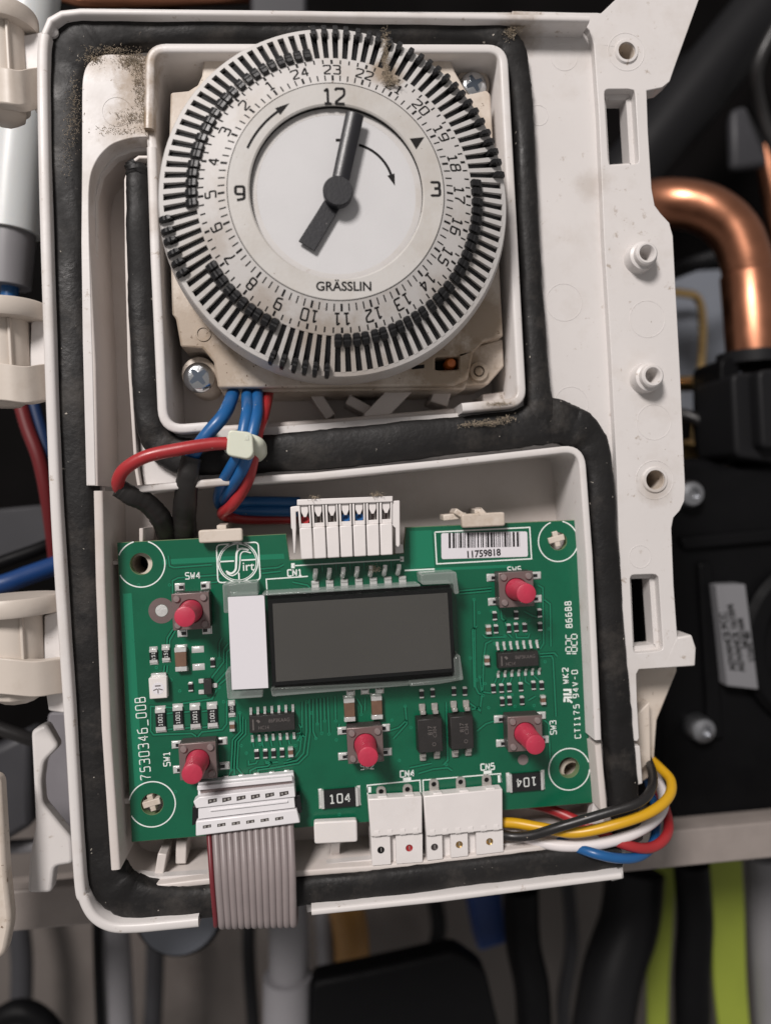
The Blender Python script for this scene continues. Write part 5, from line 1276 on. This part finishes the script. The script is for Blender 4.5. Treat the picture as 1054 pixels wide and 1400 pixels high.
# pipe clamp under the copper pipe
clampo = thing('pipe_clamp', P3(1030, 640, -50), 'black plastic clamp gripping the foot of the copper pipe', 'clamp')
mk('collar', MB().tube([P3(1032, 484, -52), P3(1032, 500, -52)], 52*mmpp(-52), 28), 'darkgrey', clampo, smooth=40)
mk('jaw', MB().prism(rounded(PP([(1000, 510), (1120, 505), (1120, 640), (1006, 625)], -42), 2, 4), -60, -42), 'darkgrey', clampo, .8)
mk('jaw_lug', MB().prism(rounded(PP([(1036, 505), (1120, 500), (1120, 600), (1042, 615)], -38), 2, 4), -44, -38), 'darkgrey', clampo, .8)
mk('jaw_arm', MB().prism(rounded(PP([(985, 490), (1010, 486), (1014, 600), (1000, 640), (986, 600)], -48), 2, 4), -62, -48), 'fan', clampo, .8)
gr = 'cables among the black machinery'
wire([(900, 560, -66), (950, 572, -60), (1000, 600, -58), (1070, 590, -60)], 9, 'blackpvc', 'black cable passing below the brass rod', 'cable', 'cable', gr)
wire([(890, 600, -75), (940, 640, -64), (990, 662, -60), (1070, 640, -60)], 7, 'blackpvc', 'black cable curving over the fan housing', 'cable', 'cable', gr)
wire([(1070, 20, -80), (1035, 90, -84), (1040, 150, -90), (1070, 230, -92)], 9, 'blackpvc', 'black cable at the right edge beside the slanting hose', 'cable', 'cable', gr)
wire([(880, 410, -100), (930, 400, -102), (960, 430, -104), (950, 600, -106)], 6, 'brass', 'thin brass capillary tube before the blue grey sheet', 'capillary_tube', 'tube', None)
pipe([(1046, 200, -110), (1056, 260, -110), (1070, 330, -110)], 16, 'copper', 'short copper pipe end at the right edge')
# fan housing
fan = thing('fan_housing', P3(1010, 1120, -60), 'black plastic fan housing with grey sticker beside the door', 'fan housing')
mk('casing', MB().prism(rounded(PP([(880, 640), (960, 622), (1000, 640), (1180, 600), (1180, 1150), (930, 1130), (900, 1060), (905, 960), (880, 905)], -46), 4, 5), -110, -46), 'fan', fan, 2.5, 3)
mk('moulded_rib', MB().prism(rounded(PP([(930, 735), (1180, 712), (1180, 730), (935, 752)], -44), 1, 3), -47, -44), 'fan', fan, .8)
mk('moulded_rib', MB().prism(rounded(PP([(955, 770), (975, 768), (990, 1010), (970, 1015)], -44.5), 1, 3), -47, -44.5), 'fan', fan, .8)
mk('volute', MB().lathe(P(1130, 880, -44), [(22, -50), (22, -44), (20.5, -42.5), (17, -42.5), (16, -44), (16, -48)], 60), 'fan', fan, smooth=30)
for x, y in ((949, 675), (965, 1001)):
    c = P(x, y, -41)
    s_ = mk('fixing_screw', MB().lathe(c, [(3.2, -46), (3.2, -42.5), (2.7, -41.6), (1.4, -41.2), (1.3, -42.2), (0, -42.2)], 28), 'steel_dull', fan, smooth=40)
stk = mk('sticker', MB().prism(PP([(979, 800), (1019, 799), (1037, 943), (994, 938)], -41.5), -46.2, -41.5), 'sticker', fan, .2)
lab = MB(); 
for i, (t, x, y, h) in enumerate((('ADVANCE PCC', 995, 878, 9.5), ('ADVANCE 161504', 1006, 873, 9.5), ('NOV1668', 1015, 866, 8), ('1/1647 80', 1024, 884, 8.5))):
    lab.text(t, P(x, y, -41.4), h*mmpp(-41.4), radians(98), -41.45, bold=.045, xs=.92)
mk('sticker_print', lab, 'ink', stk, smooth=0)
mk('base_ledge', MB().prism(rounded(PP([(930, 1110), (1180, 1085), (1180, 1130), (930, 1150)], -50), 2, 4), -100, -50), 'darkgrey', fan, 1)

# --- lower edge, out of focus below the rail
pipe([(392, 1225, -75), (395, 1300, -75), (392, 1460, -75)], 27, 'greypipe', 'grey white plastic pipe hanging below the ribbon cable')
pp_ = thing('pipe_collar', P3(390, 1345, -75), 'grey collar round the hanging grey white pipe', 'collar')
mk('collar_ring', MB().tube([P3(393, 1335, -74), P3(392, 1440, -74)], 33*mmpp(-74), 28), 'greypipe', pp_, smooth=40)
gl = thing('cable_gland', P3(245, 1300, -60), 'round grey gland under the rail beside the ribbon cable', 'gland')
c = P(243, 1255, -50); mk('gland_disc', MB().lathe(c, [(9.5, -60), (9.5, -51), (8.8, -50), (0, -50)], 48), 'bluegrey', gl, smooth=35)
mk('gland_rim', MB().lathe(c, [(9.6, -59), (10.4, -59), (10.4, -52), (9.6, -52)], 48, closed=True), 'fan', gl, smooth=35)
pipe([(150, 1230, -90), (158, 1300, -90), (165, 1460, -90)], 20, 'greypipe', 'beige grey upright tube near the lower left corner', 'tube', 'tube')
pipe([(132, 1230, -85), (134, 1320, -85), (140, 1460, -85)], 6, 'fan', 'thin black cable hanging near the lower left corner', 'cable', 'cable')
pipe([(-30, 1420, -80), (20, 1385, -80), (60, 1400, -80), (90, 1450, -80)], 16, 'fan', 'black hose end poking in at the bottom left corner', 'hose', 'hose')
pipe([(470, 1225, -110), (480, 1280, -110), (482, 1330, -110)], 24, 'orangetube', 'orange tube stub hanging below the rail', 'tube', 'tube')
pipe([(442, 1225, -115), (446, 1290, -115), (448, 1345, -115)], 13, 'greypipe', 'pale tube beside the orange tube stub', 'tube', 'tube')
sheet('blue_lever', [(640, 1225), (686, 1218), (694, 1292), (655, 1304)], -98, -88, 'bluetube', 'blue plastic lever hanging below the rail', 'lever', 1.2)
pipe([(712, 1215, -80), (715, 1290, -80), (728, 1360, -78), (732, 1480, -78)], 25, 'fan', 'black hose hanging straight down beside the blue lever', 'hose', 'hose')
blk_ = thing('black_box', P3(555, 1440, -80), 'black plastic box low below the rail', 'box')
mk('box_body', MB().prism(rounded(PP([(425, 1345), (500, 1330), (625, 1302), (665, 1330), (700, 1480), (420, 1480)], -70), 2.5, 4), -78, -70), 'fan', blk_, 1.5, 3)
pipe([(868, 1190, -90), (860, 1260, -88), (835, 1340, -84), (815, 1470, -80)], 42, 'darkgrey', 'fat dark grey corrugated hose hanging below the wire bundle', 'hose', 'hose')
pipe([(945, 1180, -76), (950, 1260, -76), (946, 1340, -76), (948, 1470, -76)], 25, 'fan', 'black hose hanging between two yellow green straps', 'hose', 'hose')
gb = 'cables hanging below the rail'
wire([(345, 1215, -120), (340, 1300, -118), (352, 1470, -116)], 9, 'darkgrey', 'dark cable hanging left of the grey white pipe', 'cable', 'cable', gb)
wire([(206, 1220, -125), (212, 1310, -122), (205, 1470, -120)], 12, 'dim', 'dim grey cable hanging under the round gland', 'cable', 'cable', gb)
wire([(590, 1210, -130), (600, 1270, -128), (590, 1330, -126), (600, 1470, -126)], 11, 'darkgrey', 'dark cable hanging behind the black box', 'cable', 'cable', gb)
wire([(775, 1195, -125), (782, 1290, -122), (770, 1380, -120), (778, 1480, -120)], 10, 'dim', 'dim grey cable hanging before the brown wall', 'cable', 'cable', gb)
wire([(20, 1240, -130), (30, 1320, -128), (24, 1470, -126)], 14, 'dim', 'dim grey cable hanging near the cover corner', 'cable', 'cable', gb)
# yellow-green fabric straps with gentle folds
def strap(x0, x1, ytop, w, label, lean):
    n = 14; vs = []; m = MB()
    for i in range(n+1):
        t = i/n; y = ytop+(1470-ytop)*t; ww = w+1.6*sin(t*7+x0)
        a = P3(x0+lean*t+2*sin(t*9), y, ww); b = P3(x1+lean*t+2*sin(t*6+1), y, ww-2.0)
        for q_ in (a, b): vs.append(q_)
        for q_ in (a, b): vs.append((q_[0], q_[1], q_[2]-1.2))
    fs = []
    for i in range(n):
        k = i*4; j = k+4
        fs += [(k, k+1, j+1, j), (k+3, k+2, j+2, j+3), (k, j, j+2, k+2), (k+1, k+3, j+3, j+1)]
    fs += [(0, 1, 3, 2), (n*4, n*4+1, n*4+3, n*4+2)]
    m.add(vs, fs); mk('fabric_strap', m, 'hiviz', None, 0, smooth=60, label=label, cat='strap', group='yellow green straps below the rail')
strap(893, 922, 1185, -100, 'yellow green fabric strap between the fat hose and the black hose', -10)
strap(968, 1012, 1175, -80, 'yellow green fabric strap beside the pale pipe', 18)
pipe([(1044, 1170, -84), (1050, 1280, -84), (1062, 1470, -84)], 26, 'greypipe', 'pale blue grey pipe at the lower right corner')
# --- left side
ft = thing('frosted_tube', P3(15, 390, -22), 'frosted plastic hose joint behind the hinge', 'tube')
mk('sleeve', MB().tube([P3(80, -380, -24), P3(34, 120, -24), P3(22, 240, -24), P3(16, 318, -24)], [33*mmpp(-24)]*2+[34*mmpp(-24), 35*mmpp(-24)], 32), 'frost', ft, smooth=50)
mk('spigot', MB().tube([P3(17, 312, -24), P3(14, 345, -24), P3(12, 392, -24)], [29*mmpp(-24), 29*mmpp(-24), 27*mmpp(-24)], 32), 'greypipe', ft, smooth=50)
mk('inner_tube', MB().tube([P3(14, 385, -24), P3(12, 430, -24)], 11*mmpp(-24), 20), 'blue', ft, smooth=50)
gw = 'wires behind the hinge'
wire([(20, 520, -34), (36, 580, -32), (54, 630, -31), (66, 690, -32), (76, 770, -36)], 9, 'shadedred', 'red wire with painted-in shade hanging behind the left hinge', group=gw)
wire([(34, 510, -36), (48, 560, -34), (66, 630, -33), (74, 720, -34)], 8, 'shadedblue', 'blue wire with painted-in shade hanging beside the shaded red wire', group=gw)
wire([(-60, 812, -26), (0, 800, -27), (40, 786, -29), (90, 768, -32)], 13, 'navy', 'thick blue cable crossing behind the left edge', group=gw)
wire([(-60, 795, -36), (0, 770, -36), (50, 752, -37), (90, 735, -40)], 9, 'fan', 'black cable above the thick blue cable', group=gw)
wire([(-40, 980, -30), (10, 1000, -30), (60, 1015, -32), (110, 1020, -36)], 9, 'blackpvc', 'black wire behind the lowest hinge', group=gw)
sheet('metal_bracket', [(-40, 700), (62, 690), (68, 752), (-40, 775)], -75, -72, 'dim', 'dim grey metal bracket behind the left edge', 'bracket')
sheet('duct', [(-40, 1040), (40, 1000), (44, 1130), (-40, 1180)], -60, -50, 'dim', 'grey duct corner behind the cream strip', 'duct', 1.5)
pipe([(-60, 1163, -58), (20, 1158, -58), (120, 1150, -60)], 9, 'greypipe', 'thin grey pipe crossing low behind the left edge')
sheet('grey_shroud', rounded([(66, 975), (104, 975), (112, 1150), (96, 1142), (62, 1100), (58, 1050)], 6, 4), -34, -26, 'lilac', 'smooth lilac grey shroud behind the lower hinge', 'shroud', 1.2)
wb = thing('white_bracket', P3(55, 1222, -9), 'white plastic bracket standing between cover and door', 'bracket')
mk('bracket_body', MB().prism(rounded(PP([(42, 1000), (62, 990), (80, 1022), (60, 1042), (56, 1070), (58, 1100), (84, 1132), (98, 1148), (100, 1182), (74, 1186), (70, 1222), (37, 1222), (40, 1172), (48, 1130), (45, 1060)], -7), .8, 3), -10, -7), 'door', wb, .7, 3)
sheet('cover_edge', rounded([(-140, 1060), (0, 1062), (8, 1200), (15, 1262), (5, 1312), (-140, 1330)], 14, 5), -2, 1, 'cream', 'cream cover edge with rounded corner at the lower left', 'cover', .6)
# --- strip above the door
pipe([(-220, -42, -45), (60, -10, -45), (150, 2, -45), (420, -12, -60), (700, -60, -80)], 8, 'copper', 'thin copper pipe running just above the door')
pipe([(38, -40, -35), (42, 10, -35), (36, 60, -36)], 9, 'greypipe', 'pale upright tube behind the top hinge', 'tube', 'tube')
sheet('blue_box', [(205, -500), (236, -500), (238, 20), (206, 20)], -60, -50, 'fan', 'black block just above the door rim', 'block', 1)
sheet('grey_box', [(340, -500), (420, -500), (420, 24), (342, 24)], -60, -50, 'dim', 'grey block just above the door rim', 'block', 1)

# ================================================================== DUST AND FLUFF
def fluff(name, spots, label, seed, r=0.032):
    rn = random.Random(seed); m = MB()
    for px, py, w, sx_, sy_, cnt in spots:
        c = P(px, py, w)
        for _ in range(cnt):
            x = c[0]+rn.gauss(0, sx_)*.5; y = c[1]+rn.gauss(0, sy_)*.5; z = w+abs(rn.gauss(0, .15))
            ln = rn.uniform(.15, .6); a = rn.uniform(0, 2*pi); pts = []
            for i in range(4):
                pts.append((x, y, z)); x += cos(a)*ln/3; y += sin(a)*ln/3; z = max(w, z+rn.uniform(-.12, .16)); a += rn.uniform(-1.1, 1.1)
            m.tube(pts, r*rn.uniform(.5, 1.3), 4)
            for _k in range(3):
                rr_ = rn.uniform(.025, .095); gx, gy, gz = c[0]+rn.gauss(0, sx_)*.5, c[1]+rn.gauss(0, sy_)*.5, w+rr_*.4
                m.add([(gx-rr_, gy, gz), (gx+rr_, gy, gz), (gx, gy-rr_, gz), (gx, gy+rr_, gz), (gx, gy, gz+rr_), (gx, gy, gz-rr_)],
                      [(0, 2, 4), (2, 1, 4), (1, 3, 4), (3, 0, 4), (2, 0, 5), (1, 2, 5), (3, 1, 5), (0, 3, 5)])
    mk(name, m, 'dust', None, 0, smooth=0, label=label, cat='dust', kind='stuff')
fluff('dust_fluff', [(183, 83, 3.7, 2.4, 1.3, 150), (188, 115, 3.7, .8, 4.5, 80), (180, 160, 3.7, 3.0, 1.2, 60), (196, 130, 3.7, .4, 6, 60), (128, 80, 3.6, 2.0, 1.0, 60), (150, 68, 3.6, 4.0, .7, 60), (165, 178, 3.6, 4, .6, 30), (198, 160, 4.0, .5, 2.4, 40)], 'brown fluffy dust gathered in the upper left corner of the door', 1)
fluff('dust_fluff', [(103, 140, 3.5, 1.2, 4.5, 55), (98, 178, 3.5, 1.4, 3.0, 32), (92, 220, 3.4, 1.2, 3.0, 14)], 'brown dust clinging to the upright left run of the gasket', 2)
fluff('dust_fluff', [(527, 62, 14.0, .5, 2.6, 70), (527, 88, 14.6, .6, 2.4, 90), (529, 107, 14.6, .9, 1.0, 80), (540, 112, 14.6, .9, .5, 40)], 'grey brown fluff caught across the dial near the number 22', 3)
fluff('dust_fluff', [(668, 578, 3.4, 3.2, .5, 90), (640, 580, 3.2, 1.5, .4, 30), (690, 572, 3.4, 1.6, .5, 30)], 'crumbs of dust along the gasket under the timer pocket', 4)
fluff('dust_fluff', [(707, 36, 3.0, 1.6, .8, 60), (698, 45, 3.2, 1.0, 1.2, 40)], 'dust tuft at the top right bend of the gasket', 5)
fluff('dust_fluff', [(512, 778, 1.8, 1.0, .6, 40), (515, 676, 6.2, 1.2, .3, 24), (430, 680, 6.1, .9, .3, 14)], 'light dust on the seven-way plug and its pins', 6, .03)
fluff('dust_fluff', [(682, 552, 4.6, 2.0, .3, 40), (695, 540, -4, 2.0, .6, 30)], 'dust lying in the lower right corner of the timer pocket', 7, .03)
